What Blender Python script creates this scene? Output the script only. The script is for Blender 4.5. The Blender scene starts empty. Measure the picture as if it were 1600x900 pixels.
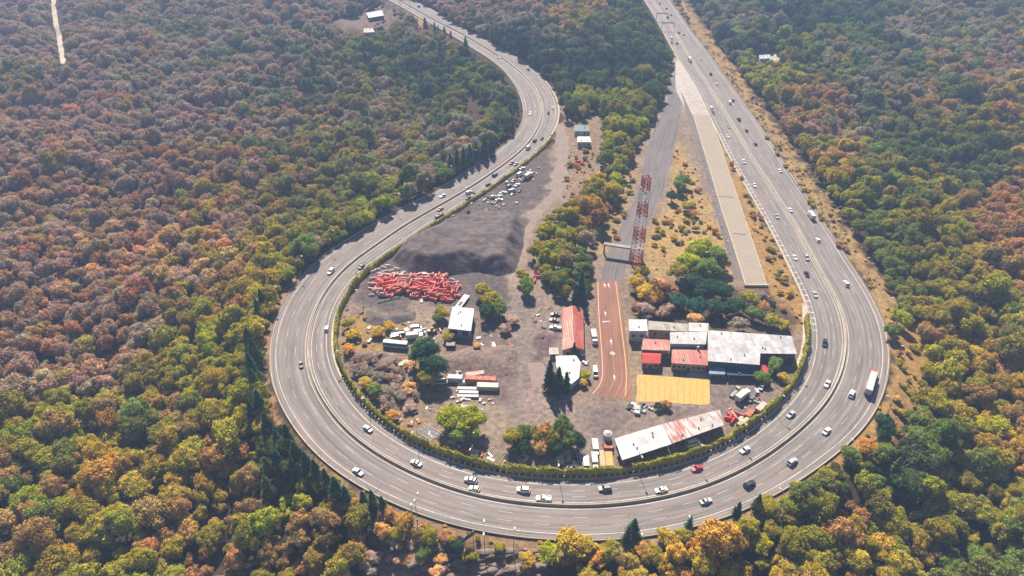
import bpy, math, random
import numpy as np
from mathutils import Vector, Matrix
R = math.radians
rng = random.Random(7)
nr = np.random.RandomState(11)
scene = bpy.context.scene
COL = scene.collection

# ------------------------------------------------------------------ camera
CAM_H, PITCH, FPX = 200.0, 36.5, 1066.0
cam_d = bpy.data.cameras.new('camera'); cam = bpy.data.objects.new('camera', cam_d); COL.objects.link(cam)
cam.location = (0, 0, CAM_H); cam.rotation_euler = (R(90 - PITCH), 0, 0)
cam_d.sensor_width = 36.0; cam_d.lens = FPX / 1600 * 36.0
cam_d.clip_start = 1.0; cam_d.clip_end = 9000
scene.camera = cam

# ------------------------------------------------------------------ world, sun, exposure
SUN_EL, SUN_AZ = 47.0, -9.0            # azimuth measured from +Y towards +X
world = bpy.data.worlds.new('World'); scene.world = world; world.use_nodes = True
wn = world.node_tree; wn.nodes.clear()
sky = wn.nodes.new('ShaderNodeTexSky'); sky.sky_type = 'NISHITA'; sky.sun_disc = False
sky.sun_elevation = R(SUN_EL); sky.sun_rotation = R(SUN_AZ); sky.altitude = 2000
bg = wn.nodes.new('ShaderNodeBackground'); bg.inputs[1].default_value = 0.052
wo = wn.nodes.new('ShaderNodeOutputWorld')
wn.links.new(sky.outputs[0], bg.inputs[0]); wn.links.new(bg.outputs[0], wo.inputs[0])
sun_d = bpy.data.lights.new('sun', 'SUN'); sun_d.energy = 4.9; sun_d.angle = R(0.55); sun_d.color = (1.0, 0.895, 0.755)
sun = bpy.data.objects.new('sun', sun_d); COL.objects.link(sun); sun.location = (-80, 500, 420)
_d = Vector((math.sin(R(SUN_AZ)) * math.cos(R(SUN_EL)), math.cos(R(SUN_AZ)) * math.cos(R(SUN_EL)), math.sin(R(SUN_EL))))
sun.rotation_euler = _d.to_track_quat('Z', 'Y').to_euler()
scene.view_settings.view_transform = 'Standard'; scene.view_settings.look = 'None'
scene.view_settings.exposure = 1.1; scene.view_settings.gamma = 1.0; scene.view_settings.use_curve_mapping = False
scene.render.engine = 'CYCLES'
scene.cycles.max_bounces = 5; scene.cycles.diffuse_bounces = 2; scene.cycles.glossy_bounces = 2
scene.cycles.transmission_bounces = 3; scene.cycles.volume_bounces = 0; scene.cycles.transparent_max_bounces = 6

# ------------------------------------------------------------------ pixel <-> ground
cp, sp_ = math.cos(R(PITCH)), math.sin(R(PITCH))
def W(px, py, z=0.0):
    u = (px - 800) / FPX; v = (py - 450) / FPX
    dy = cp - v * sp_; dz = -sp_ - v * cp
    t = (CAM_H - z) / -dz
    return (u * t, dy * t, z)
def Wn(P, z=0.0):
    P = np.asarray(P, float); u = (P[:, 0] - 800) / FPX; v = (P[:, 1] - 450) / FPX
    t = (CAM_H - z) / (sp_ + v * cp)
    return np.c_[u * t, (cp - v * sp_) * t]
def PIX(X, Y, Z):
    h = CAM_H - Z; dep = Y * cp + h * sp_
    return 800 + FPX * X / dep, 450 + FPX * (h * cp - Y * sp_) / dep, dep

# ------------------------------------------------------------------ noise
def vnoise(x, y, seed=0):
    xi = np.floor(x).astype(np.int64); yi = np.floor(y).astype(np.int64)
    fx = x - xi; fy = y - yi; fx = fx * fx * (3 - 2 * fx); fy = fy * fy * (3 - 2 * fy)
    def h(a, b):
        n = (a * 374761393 + b * 668265263 + seed * 974634777) & 0x7fffffff
        n = ((n ^ (n >> 13)) * 1274126177) & 0x7fffffff
        return ((n ^ (n >> 16)) & 0xffff) / 65535.0
    return (h(xi, yi) * (1 - fx) + h(xi + 1, yi) * fx) * (1 - fy) + (h(xi, yi + 1) * (1 - fx) + h(xi + 1, yi + 1) * fx) * fy
def fbm(x, y, seed=0, o=4):
    s = 0; a = 0.5; t = 0
    for i in range(o):
        s = s + a * vnoise(x, y, seed + i * 17); t += a; a *= 0.5; x = x * 2.03 + 5.1; y = y * 2.03 + 9.7
    return s / t
def smooth01(x): x = np.clip(x, 0, 1); return x * x * (3 - 2 * x)

# ------------------------------------------------------------------ polylines of the highway
MED = [(1019.5,0),(1051,45),(1079,91),(1113,144.5),(1140,187),(1183,260),(1221.5,317.5),(1258,379.5),(1279,420),(1300,454),(1315,484),(1323,516),(1324,550),
 (1319,573),(1306.6,609),(1287.5,637),(1255.6,668),(1202,711),(1136,749),(1072.5,771),(998,787),(924,793.5),(860,792),(774,783),(710,768),(642,740),(604,721),(568,697),
 (541,679),(520,651),(499,620),(483,590),(479,560),(480,529),(486,499),(501,465),(524.5,431),(556,403),(594.6,380),(622.5,357),(671,330),(724.5,300),(782,262),(824,228),
 (841,202),(848,180),(846,160),(835,136),(814,113),(784,91),(729,57),(671,28),(630,4)]
OUT = [(1047,0),(1079,49),(1109,85),(1151,144),(1181,188),(1209,230),(1241,281),(1272.5,326),(1305,379.5),(1334,420),(1358,454),(1375,493),(1385,529),(1390,563),(1385,598),
 (1377,628),(1362,653.5),(1336,687.5),(1298,715),(1243,750),(1190,783),(1140.5,806),(1089.5,823),(1013,839),(924,845),(859,846),(774,832),(695,815),(621,791),(574,770),(530,742),(495,708),(462,670),
 (440,635),(427,600),(421,567),(423,529),(435,486),(454,454),(480,424.6),(507.5,399),(533,380),(580,351),(640,322),(699,289),(750,254),(792.5,221),(814,204),(820,185),(812,145),
 (794,120),(776,99),(724,68),(665,32),(612,4)]
INN = [(1009,0),(1030,38),(1055.6,85),(1087.5,133),(1113,190),(1126,215.5),(1155.6,273),(1187.5,328),(1216,379.5),(1245,437),(1258,473.5),(1267,505),(1268,529),(1265,563),(1257,591),(1237.5,616),
 (1206,650),(1163,688),(1101.5,716),(1046,733),(1004,741),(940,749),(866,750),(764,741),(711,728),(669,712),(613,679),(571,645),(541,603),(528,585),(517,560),(518,507.5),(527,476),(541.5,450),
 (567,425),(620,386),(682,347),(729,313),(771,283),(814,253),(856,221),(868,200),(874,180),(870,153),(854,130),(835,108),(803,85),(761,66),(716,42.5),(682,19),(650,2)]
def resample(P, step):
    P = np.asarray(P, float); d = np.r_[0, np.cumsum(np.hypot(*np.diff(P, axis=0).T))]
    s = np.arange(0, d[-1], step); return np.c_[np.interp(s, d, P[:, 0]), np.interp(s, d, P[:, 1])]
def extend(P, L):
    a = P[0] - P[3]; a /= np.hypot(*a); b = P[-1] - P[-4]; b /= np.hypot(*b)
    return np.r_[[P[0] + a * L], P, [P[-1] + b * L]]
def gsmooth(A, sig):
    A = np.asarray(A, float); k = int(sig * 3) + 1; x = np.arange(-k, k + 1); g = np.exp(-x * x / (2 * sig * sig)); g /= g.sum()
    one = A.ndim == 1; B = A[:, None] if one else A
    if one: pad = np.r_[np.repeat(B[:1], k, 0), B, np.repeat(B[-1:], k, 0)]
    else: pad = np.r_[2 * B[:1] - B[k:0:-1], B, 2 * B[-1:] - B[-2:-k - 2:-1]]
    C = np.stack([np.convolve(pad[:, i], g, 'valid') for i in range(B.shape[1])], 1)
    return C[:, 0] if one else C
def dist_to(Q, P, chunk=4000):
    """distance from every point of Q to the polyline P, and the index of the nearest segment"""
    A = P[:-1]; D = P[1:] - A; L2 = (D ** 2).sum(1) + 1e-9; best = np.empty(len(Q)); idx = np.empty(len(Q), int)
    for i in range(0, len(Q), chunk):
        q = Q[i:i + chunk]; v = q[:, None] - A[None]; t = np.clip((v * D).sum(2) / L2, 0, 1)
        d = ((v - t[..., None] * D) ** 2).sum(2); j = d.argmin(1); idx[i:i + chunk] = j; best[i:i + chunk] = np.sqrt(d[np.arange(len(q)), j])
    return best, idx
DS = 2.5
med_s = gsmooth(resample(extend(Wn(MED), 420), DS), 5.0)
out_s = gsmooth(resample(extend(Wn(OUT), 420), DS), 3.0); inn_s = gsmooth(resample(extend(Wn(INN), 420), DS), 3.0)
med_s = resample(med_s, DS)
tan = np.gradient(med_s, axis=0); tan /= np.hypot(tan[:, 0], tan[:, 1])[:, None]
nor = np.c_[-tan[:, 1], tan[:, 0]]                     # towards the outer carriageway
wo_, _ = dist_to(med_s, out_s); wi_, _ = dist_to(med_s, inn_s)
WO = gsmooth(np.clip(wo_, 9, 19), 9.0); WI = gsmooth(np.clip(wi_, 9, 19), 9.0)
arc = np.r_[0, np.cumsum(np.hypot(*np.diff(med_s, axis=0).T))]
NS = len(med_s)
def off(d, i0=0, i1=None):
    d = np.broadcast_to(d, (NS,)); return (med_s + nor * d[:, None])[i0:i1]
EDGE_O, EDGE_I = off(WO), off(-WI)
def in_poly(X, Y, poly):
    X = np.asarray(X, float); Y = np.asarray(Y, float); c = np.zeros(X.shape, bool); n = len(poly)
    for i in range(n):
        x1, y1 = poly[i]; x2, y2 = poly[(i + 1) % n]
        if y1 == y2: continue
        m = ((y1 > Y) != (y2 > Y)) & (X < (x2 - x1) * (Y - y1) / (y2 - y1) + x1); c ^= m
    return c
LOOP = EDGE_O                                             # everything enclosed by the outer edge
def outside_dist(X, Y):
    Q = np.c_[np.ravel(X), np.ravel(Y)]; d, _ = dist_to(Q, EDGE_O[::3]); ins = in_poly(Q[:, 0], Q[:, 1], EDGE_O[::4])
    return np.where(ins, -d, d).reshape(np.shape(X))
def height(X, Y, d=None):
    X = np.asarray(X, float); Y = np.asarray(Y, float)
    if d is None: d = outside_dist(X, Y)
    side = smooth01((X - 110) / 120.0); drop = 15 * (1 - side) + 3 * side
    z = -drop * (1 - np.exp(-np.clip(d - 5, 0, None) / 28.0)) * (d > 5)
    z = z + (fbm(X / 75.0, Y / 75.0, 3, 3) - 0.5) * 26 * smooth01((d - 10) / 60.0)
    return z
def hz(x, y): return float(height(np.array([x]), np.array([y]))[0])
def WT(px, py):
    z = 0.0
    for _ in range(6):
        p = W(px, py, z); z = hz(p[0], p[1])
    return (p[0], p[1], z)

# ------------------------------------------------------------------ materials
MATS = {}
def newmat(name):
    m = bpy.data.materials.new(name); m.use_nodes = True; nt = m.node_tree; nt.nodes.clear()
    o = nt.nodes.new('ShaderNodeOutputMaterial'); MATS[name] = m; return m, nt, o
def N(nt, t, **k):
    n = nt.nodes.new(t)
    for a, b in k.items(): setattr(n, a, b)
    return n
AL = .71
def surf(name, col, rough=0.8, var=0.15, scale=0.6, metal=0.0, bump=0.0, spec=0.3, dirt=None, dirt_amt=0.3, dirt_scale=0.15):
    """plain surface with uneven colour and weather stains, in world coordinates"""
    m, nt, o = newmat(name); L = nt.links.new; col = [c * AL for c in col]; dirt = [c * AL for c in dirt] if dirt else None
    b = N(nt, 'ShaderNodeBsdfPrincipled'); g = N(nt, 'ShaderNodeNewGeometry')
    n = N(nt, 'ShaderNodeTexNoise'); n.inputs['Scale'].default_value = scale; n.inputs['Detail'].default_value = 6
    L(g.outputs['Position'], n.inputs['Vector'])
    mr = N(nt, 'ShaderNodeMapRange'); mr.inputs[1].default_value = .3; mr.inputs[2].default_value = .7
    mr.inputs[3].default_value = 1 - var; mr.inputs[4].default_value = 1 + var; L(n.outputs[0], mr.inputs[0])
    mx = N(nt, 'ShaderNodeVectorMath', operation='SCALE'); mx.inputs[0].default_value = col[:3]; L(mr.outputs[0], mx.inputs[3])
    src = mx.outputs[0]
    if dirt:
        n2 = N(nt, 'ShaderNodeTexNoise'); n2.inputs['Scale'].default_value = dirt_scale; n2.inputs['Detail'].default_value = 8; n2.inputs['Roughness'].default_value = .7
        L(g.outputs['Position'], n2.inputs['Vector'])
        r2 = N(nt, 'ShaderNodeMapRange'); r2.inputs[1].default_value = .48; r2.inputs[2].default_value = .68; r2.inputs[4].default_value = dirt_amt; L(n2.outputs[0], r2.inputs[0])
        x = N(nt, 'ShaderNodeMix', data_type='RGBA'); L(r2.outputs[0], x.inputs[0]); L(src, x.inputs[6]); x.inputs[7].default_value = (*dirt, 1); src = x.outputs[2]
    L(src, b.inputs['Base Color']); b.inputs['Roughness'].default_value = rough; b.inputs['Metallic'].default_value = metal
    b.inputs['Specular IOR Level'].default_value = spec
    if bump:
        bn = N(nt, 'ShaderNodeBump'); bn.inputs['Distance'].default_value = bump; L(n.outputs[0], bn.inputs['Height']); L(bn.outputs[0], b.inputs['Normal'])
    L(b.outputs[0], o.inputs[0]); return m
def paint_mat():
    m, nt, o = newmat('car_paint'); L = nt.links.new
    b = N(nt, 'ShaderNodeBsdfPrincipled'); oi = N(nt, 'ShaderNodeObjectInfo'); L(oi.outputs['Color'], b.inputs['Base Color'])
    b.inputs['Roughness'].default_value = .35; b.inputs['Specular IOR Level'].default_value = .45; L(b.outputs[0], o.inputs[0]); return m
def foliage_mat(name, attr=True, col=(.1, .1, .03)):
    m, nt, o = newmat(name); L = nt.links.new
    g = N(nt, 'ShaderNodeNewGeometry')
    mr = N(nt, 'ShaderNodeMapRange'); mr.inputs[3].default_value = .6; mr.inputs[4].default_value = 1.45; L(g.outputs['Random Per Island'], mr.inputs[0])
    if attr:
        a = N(nt, 'ShaderNodeAttribute', attribute_type='INSTANCER', attribute_name='tint'); src = a.outputs['Color']
    else:
        a = N(nt, 'ShaderNodeRGB'); a.outputs[0].default_value = (*col, 1); src = a.outputs[0]
    # soft patches of bright warm and dark greener leaves; dark ones paint in crown shadow
    n = N(nt, 'ShaderNodeTexNoise'); n.inputs['Scale'].default_value = .55; n.inputs['Detail'].default_value = 4; L(g.outputs['Position'], n.inputs['Vector'])
    r = N(nt, 'ShaderNodeMapRange'); r.inputs[1].default_value = .35; r.inputs[2].default_value = .65; L(n.outputs[0], r.inputs[0])
    v1 = N(nt, 'ShaderNodeMix', data_type='VECTOR'); L(r.outputs[0], v1.inputs[0]); v1.inputs[4].default_value = (.66, .74, .70); v1.inputs[5].default_value = (1.36, 1.24, 1.12)
    m1 = N(nt, 'ShaderNodeVectorMath', operation='MULTIPLY'); L(src, m1.inputs[0]); L(v1.outputs[1], m1.inputs[1])
    m2 = N(nt, 'ShaderNodeVectorMath', operation='SCALE'); L(m1.outputs[0], m2.inputs[0]); L(mr.outputs[0], m2.inputs[3])
    d = N(nt, 'ShaderNodeBsdfDiffuse'); t = N(nt, 'ShaderNodeBsdfTranslucent'); L(m2.outputs[0], d.inputs[0]); L(m2.outputs[0], t.inputs[0])
    x = N(nt, 'ShaderNodeMixShader'); x.inputs[0].default_value = .28; L(d.outputs[0], x.inputs[1]); L(t.outputs[0], x.inputs[2]); L(x.outputs[0], o.inputs[0])
    return m
M_LEAF = foliage_mat('foliage'); M_BARK = surf('bark', (.09, .07, .05), .9)
M_HEDGE = foliage_mat('hedge_foliage', False, (.25, .235, .035))
M_PAINT = paint_mat()
M_GLASS = surf('dark_glass', (.02, .025, .035), .12, .1, spec=.6)
M_TYRE = surf('tyre_rubber', (.02, .02, .02), .9)
M_CONC = surf('concrete', (.42, .38, .33), .85, .2, .8, dirt=(.2, .16, .12), dirt_amt=.5)
M_CREAM = surf('cream_concrete', (.66, .55, .40), .85, .15, .5, dirt=(.25, .2, .14), dirt_amt=.5)
M_WHITE = surf('white_paint', (.66, .65, .64), .6, .08, .4, dirt=(.4, .35, .3), dirt_amt=.4, dirt_scale=.4)
M_ROOFW = surf('white_sheet_roof', (.60, .60, .62), .5, .07, .5, dirt=(.5, .46, .44), dirt_amt=.4, dirt_scale=.12)
M_ROOFG = surf('grey_sheet_roof', (.50, .51, .54), .5, .07, .5, dirt=(.36, .34, .34), dirt_amt=.5, dirt_scale=.15)
M_ROOFT = surf('tan_roof', (.38, .32, .27), .8, .12, .6, dirt=(.2, .17, .14), dirt_amt=.5)
M_RED = surf('red_roof_tiles', (.50, .085, .06), .8, .3, 1.6, dirt=(.40, .19, .12), dirt_amt=.8, dirt_scale=.25)
M_WALLW = surf('white_plaster', (.6, .58, .55), .85, .1, .6)
M_WALLT = surf('tan_plaster', (.42, .33, .25), .85, .1, .6)
M_BLUE = surf('blue_glazing', (.045, .10, .20), .3, .2, .5, spec=.5)
M_STEEL = surf('grey_steel', (.32, .33, .34), .5, .1, 1.0, metal=.3)
M_DARK = surf('dark_metal', (.04, .04, .05), .6)
M_MARK = surf('road_paint', (.80, .76, .70), .7, .2, 1.5, dirt=(.30, .26, .24), dirt_amt=.9, dirt_scale=.12)
M_YMARK = surf('yellow_road_paint', (.60, .42, .16), .7, .15, 1.5)
M_REDP = surf('red_plastic', (.86, .10, .07), .5, .2, 1.5, dirt=(.85, .32, .25), dirt_amt=.45, dirt_scale=.6)
M_WHTP = surf('white_plastic', (.75, .66, .60), .5, .1, 1.5)
M_TOWR = surf('tower_red', (.55, .05, .035), .5); M_TOWW = surf('tower_white', (.72, .72, .72), .5)
M_GRAV = surf('dark_gravel', (.165, .13, .125), .95, .3, .35, bump=.5, dirt=(.11, .09, .09), dirt_amt=.8, dirt_scale=.06)
M_GRAV2 = surf('mauve_gravel', (.24, .17, .145), .95, .35, .7, bump=.4)
M_TEAL = surf('teal_paint', (.42, .62, .62), .5, .2, .8, dirt=(.3, .3, .28), dirt_amt=.5, dirt_scale=.5); M_TEALD = surf('dark_teal', (.02, .14, .15), .4)
M_YEL = surf('yellow_machine_paint', (.62, .36, .06), .5, .2, .8, dirt=(.3, .2, .1), dirt_amt=.4)
M_RUST = surf('rust_red_paint', (.52, .15, .09), .7, .25, .8, dirt=(.6, .35, .25), dirt_amt=.6, dirt_scale=.4)
M_WOOD = surf('weathered_timber', (.38, .29, .2), .9, .25, 1.0)
M_ROCK = surf('volcanic_rock', (.27, .20, .17), .95, .4, .4, bump=.5, dirt=(.34, .26, .2), dirt_amt=.6, dirt_scale=.3)

def road_mat(name, base, u_lanes=True):
    """worn asphalt: streaks along the direction of travel (uv: x along the road, y across, in metres)"""
    m, nt, o = newmat(name); L = nt.links.new
    b = N(nt, 'ShaderNodeBsdfPrincipled'); b.inputs['Roughness'].default_value = .85; b.inputs['Specular IOR Level'].default_value = .2
    uv = N(nt, 'ShaderNodeUVMap'); g = N(nt, 'ShaderNodeNewGeometry')
    def noise(vec, sc, det, sx, sy):
        mp = N(nt, 'ShaderNodeMapping'); mp.inputs['Scale'].default_value = (sx, sy, 1); L(vec, mp.inputs[0])
        n = N(nt, 'ShaderNodeTexNoise'); n.inputs['Scale'].default_value = sc; n.inputs['Detail'].default_value = det; n.inputs['Roughness'].default_value = .6; L(mp.outputs[0], n.inputs['Vector']); return n
    n1 = noise(uv.outputs[0], 1.0, 4, .012, .9); n2 = noise(uv.outputs[0], 1.0, 5, .05, .35); n3 = noise(g.outputs['Position'], .9, 6, 1, 1)
    def rng_(n, lo, hi, a=.3, c=.7):
        r = N(nt, 'ShaderNodeMapRange'); r.inputs[1].default_value = a; r.inputs[2].default_value = c; r.inputs[3].default_value = lo; r.inputs[4].default_value = hi; L(n.outputs[0], r.inputs[0]); return r
    r1, r2, r3 = rng_(n1, .66, 1.22), rng_(n2, .76, 1.16), rng_(n3, .88, 1.1)
    p1 = N(nt, 'ShaderNodeMath', operation='MULTIPLY'); L(r1.outputs[0], p1.inputs[0]); L(r2.outputs[0], p1.inputs[1])
    p2 = N(nt, 'ShaderNodeMath', operation='MULTIPLY'); L(p1.outputs[0], p2.inputs[0]); L(r3.outputs[0], p2.inputs[1])
    sc = N(nt, 'ShaderNodeVectorMath', operation='SCALE'); sc.inputs[0].default_value = base; L(p2.outputs[0], sc.inputs[3])
    su = N(nt, 'ShaderNodeSeparateXYZ'); L(uv.outputs[0], su.inputs[0]); ml = N(nt, 'ShaderNodeMath', operation='MULTIPLY'); ml.inputs[1].default_value = 3.45; L(su.outputs[1], ml.inputs[0]); sn = N(nt, 'ShaderNodeMath', operation='SINE'); L(ml.outputs[0], sn.inputs[0])
    wt = N(nt, 'ShaderNodeMapRange'); wt.inputs[1].default_value = -1; wt.inputs[2].default_value = 1; wt.inputs[3].default_value = .88; wt.inputs[4].default_value = 1.07; L(sn.outputs[0], wt.inputs[0])
    pp = N(nt, 'ShaderNodeMath', operation='MULTIPLY'); L(p2.outputs[0], pp.inputs[0]); L(wt.outputs[0], pp.inputs[1]); L(pp.outputs[0], sc.inputs[3])
    n4 = noise(uv.outputs[0], 1.0, 3, .02, .25); r4 = rng_(n4, 0, .55, .45, .7)
    x = N(nt, 'ShaderNodeMix', data_type='RGBA'); L(r4.outputs[0], x.inputs[0]); L(sc.outputs[0], x.inputs[6]); x.inputs[7].default_value = (base[0] * 1.18, base[1] * 1.02, base[2] * .98, 1)
    L(x.outputs[2], b.inputs['Base Color']); L(b.outputs[0], o.inputs[0]); return m
M_ROAD = road_mat('worn_asphalt', (.212, .187, .177))
M_ROAD2 = road_mat('grey_asphalt', (.155, .138, .138))
M_ROADR = road_mat('red_asphalt', (.25, .125, .088))
M_RAMP = surf('pale_gravel_bed', (.42, .355, .28), .95, .08, .5, bump=.2, dirt=(.36, .30, .24), dirt_amt=.5, dirt_scale=.1)
M_APRON = surf('pale_apron', (.54, .48, .45), .85, .12, .25, dirt=(.36, .3, .26), dirt_amt=.6, dirt_scale=.12)

def ground_mat():
    m, nt, o = newmat('ground_soil'); L = nt.links.new
    b = N(nt, 'ShaderNodeBsdfPrincipled'); b.inputs['Roughness'].default_value = .95; b.inputs['Specular IOR Level'].default_value = .1
    a = N(nt, 'ShaderNodeAttribute', attribute_name='soil'); g = N(nt, 'ShaderNodeNewGeometry')
    n = N(nt, 'ShaderNodeTexNoise'); n.inputs['Scale'].default_value = .45; n.inputs['Detail'].default_value = 8; n.inputs['Roughness'].default_value = .7; L(g.outputs['Position'], n.inputs['Vector'])
    r = N(nt, 'ShaderNodeMapRange'); r.inputs[1].default_value = .3; r.inputs[2].default_value = .7; r.inputs[3].default_value = .5; r.inputs[4].default_value = 1.45; L(n.outputs[0], r.inputs[0])
    n2 = N(nt, 'ShaderNodeTexNoise'); n2.inputs['Scale'].default_value = 2.2; n2.inputs['Detail'].default_value = 4; L(g.outputs['Position'], n2.inputs['Vector'])
    r2 = N(nt, 'ShaderNodeMapRange'); r2.inputs[1].default_value = .3; r2.inputs[2].default_value = .7; r2.inputs[3].default_value = .85; r2.inputs[4].default_value = 1.15; L(n2.outputs[0], r2.inputs[0])
    mm = N(nt, 'ShaderNodeMath', operation='MULTIPLY'); L(r.outputs[0], mm.inputs[0]); L(r2.outputs[0], mm.inputs[1])
    s = N(nt, 'ShaderNodeVectorMath', operation='SCALE'); L(a.outputs['Vector'], s.inputs[0]); L(mm.outputs[0], s.inputs[3])
    L(s.outputs[0], b.inputs['Base Color'])
    bn = N(nt, 'ShaderNodeBump'); bn.inputs['Distance'].default_value = .5; L(n.outputs[0], bn.inputs['Height']); L(bn.outputs[0], b.inputs['Normal'])
    L(b.outputs[0], o.inputs[0]); return m

def corr_mat(name, col, rust, axis_angle, rust_amt):
    """corrugated sheet roof; ribs across the roof, rust runs along them"""
    m, nt, o = newmat(name); L = nt.links.new
    b = N(nt, 'ShaderNodeBsdfPrincipled'); b.inputs['Roughness'].default_value = .5
    g = N(nt, 'ShaderNodeNewGeometry'); mp = N(nt, 'ShaderNodeMapping'); mp.vector_type = 'POINT'; mp.inputs['Rotation'].default_value = (0, 0, axis_angle); L(g.outputs['Position'], mp.inputs[0])
    w = N(nt, 'ShaderNodeTexWave', wave_type='BANDS', bands_direction='X'); w.inputs['Scale'].default_value = .35; w.inputs['Distortion'].default_value = 0; L(mp.outputs[0], w.inputs['Vector'])
    bn = N(nt, 'ShaderNodeBump'); bn.inputs['Strength'].default_value = .35; bn.inputs['Distance'].default_value = .08; L(w.outputs[1], bn.inputs['Height']); L(bn.outputs[0], b.inputs['Normal'])
    m2 = N(nt, 'ShaderNodeMapping'); m2.inputs['Scale'].default_value = (.8, .08, 1); L(mp.outputs[0], m2.inputs[0])
    n = N(nt, 'ShaderNodeTexNoise'); n.inputs['Scale'].default_value = 1.0; n.inputs['Detail'].default_value = 4; L(m2.outputs[0], n.inputs['Vector'])
    n3 = N(nt, 'ShaderNodeTexNoise'); n3.inputs['Scale'].default_value = .12; L(g.outputs['Position'], n3.inputs['Vector'])
    ad = N(nt, 'ShaderNodeMath', operation='ADD'); L(n.outputs[0], ad.inputs[0]); L(n3.outputs[0], ad.inputs[1])
    r = N(nt, 'ShaderNodeMapRange'); r.inputs[1].default_value = .98; r.inputs[2].default_value = 1.12; r.inputs[4].default_value = rust_amt; L(ad.outputs[0], r.inputs[0])
    x = N(nt, 'ShaderNodeMix', data_type='RGBA'); L(r.outputs[0], x.inputs[0]); x.inputs[6].default_value = (*col, 1); x.inputs[7].default_value = (*rust, 1)
    sx = N(nt, 'ShaderNodeSeparateXYZ'); L(mp.outputs[0], sx.inputs[0]); vs = []
    for ax, st in ((0, 1.9), (1, 4.3)):
        dv = N(nt, 'ShaderNodeMath', operation='DIVIDE'); dv.inputs[1].default_value = st; L(sx.outputs[ax], dv.inputs[0]); fl = N(nt, 'ShaderNodeMath', operation='FLOOR'); L(dv.outputs[0], fl.inputs[0]); vs.append(fl)
    cb = N(nt, 'ShaderNodeCombineXYZ'); L(vs[0].outputs[0], cb.inputs[0]); L(vs[1].outputs[0], cb.inputs[1]); wn_ = N(nt, 'ShaderNodeTexWhiteNoise'); L(cb.outputs[0], wn_.inputs['Vector'])
    pr = N(nt, 'ShaderNodeMapRange'); pr.inputs[3].default_value = .74 * AL; pr.inputs[4].default_value = 1.08 * AL; L(wn_.outputs[0], pr.inputs[0])
    n9 = N(nt, 'ShaderNodeTexNoise'); n9.inputs['Scale'].default_value = .5; n9.inputs['Detail'].default_value = 7; L(g.outputs['Position'], n9.inputs['Vector']); p9 = N(nt, 'ShaderNodeMapRange'); p9.inputs[1].default_value = .3; p9.inputs[2].default_value = .7; p9.inputs[3].default_value = .8; p9.inputs[4].default_value = 1.12; L(n9.outputs[0], p9.inputs[0])
    pm_ = N(nt, 'ShaderNodeMath', operation='MULTIPLY'); L(pr.outputs[0], pm_.inputs[0]); L(p9.outputs[0], pm_.inputs[1])
    sm = N(nt, 'ShaderNodeVectorMath', operation='SCALE'); L(x.outputs[2], sm.inputs[0]); L(pm_.outputs[0], sm.inputs[3])
    L(sm.outputs[0], b.inputs['Base Color']); L(b.outputs[0], o.inputs[0]); return m
M_RED = corr_mat('red_roof_tiles', (.55, .10, .07), (.48, .24, .15), 0, .8); M_ROOFW = corr_mat('white_sheet_roof', (.62, .62, .63), (.42, .38, .35), .1, .5); M_ROOFT = corr_mat('tan_roof', (.40, .34, .28), (.22, .18, .15), 0, .7)

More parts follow.
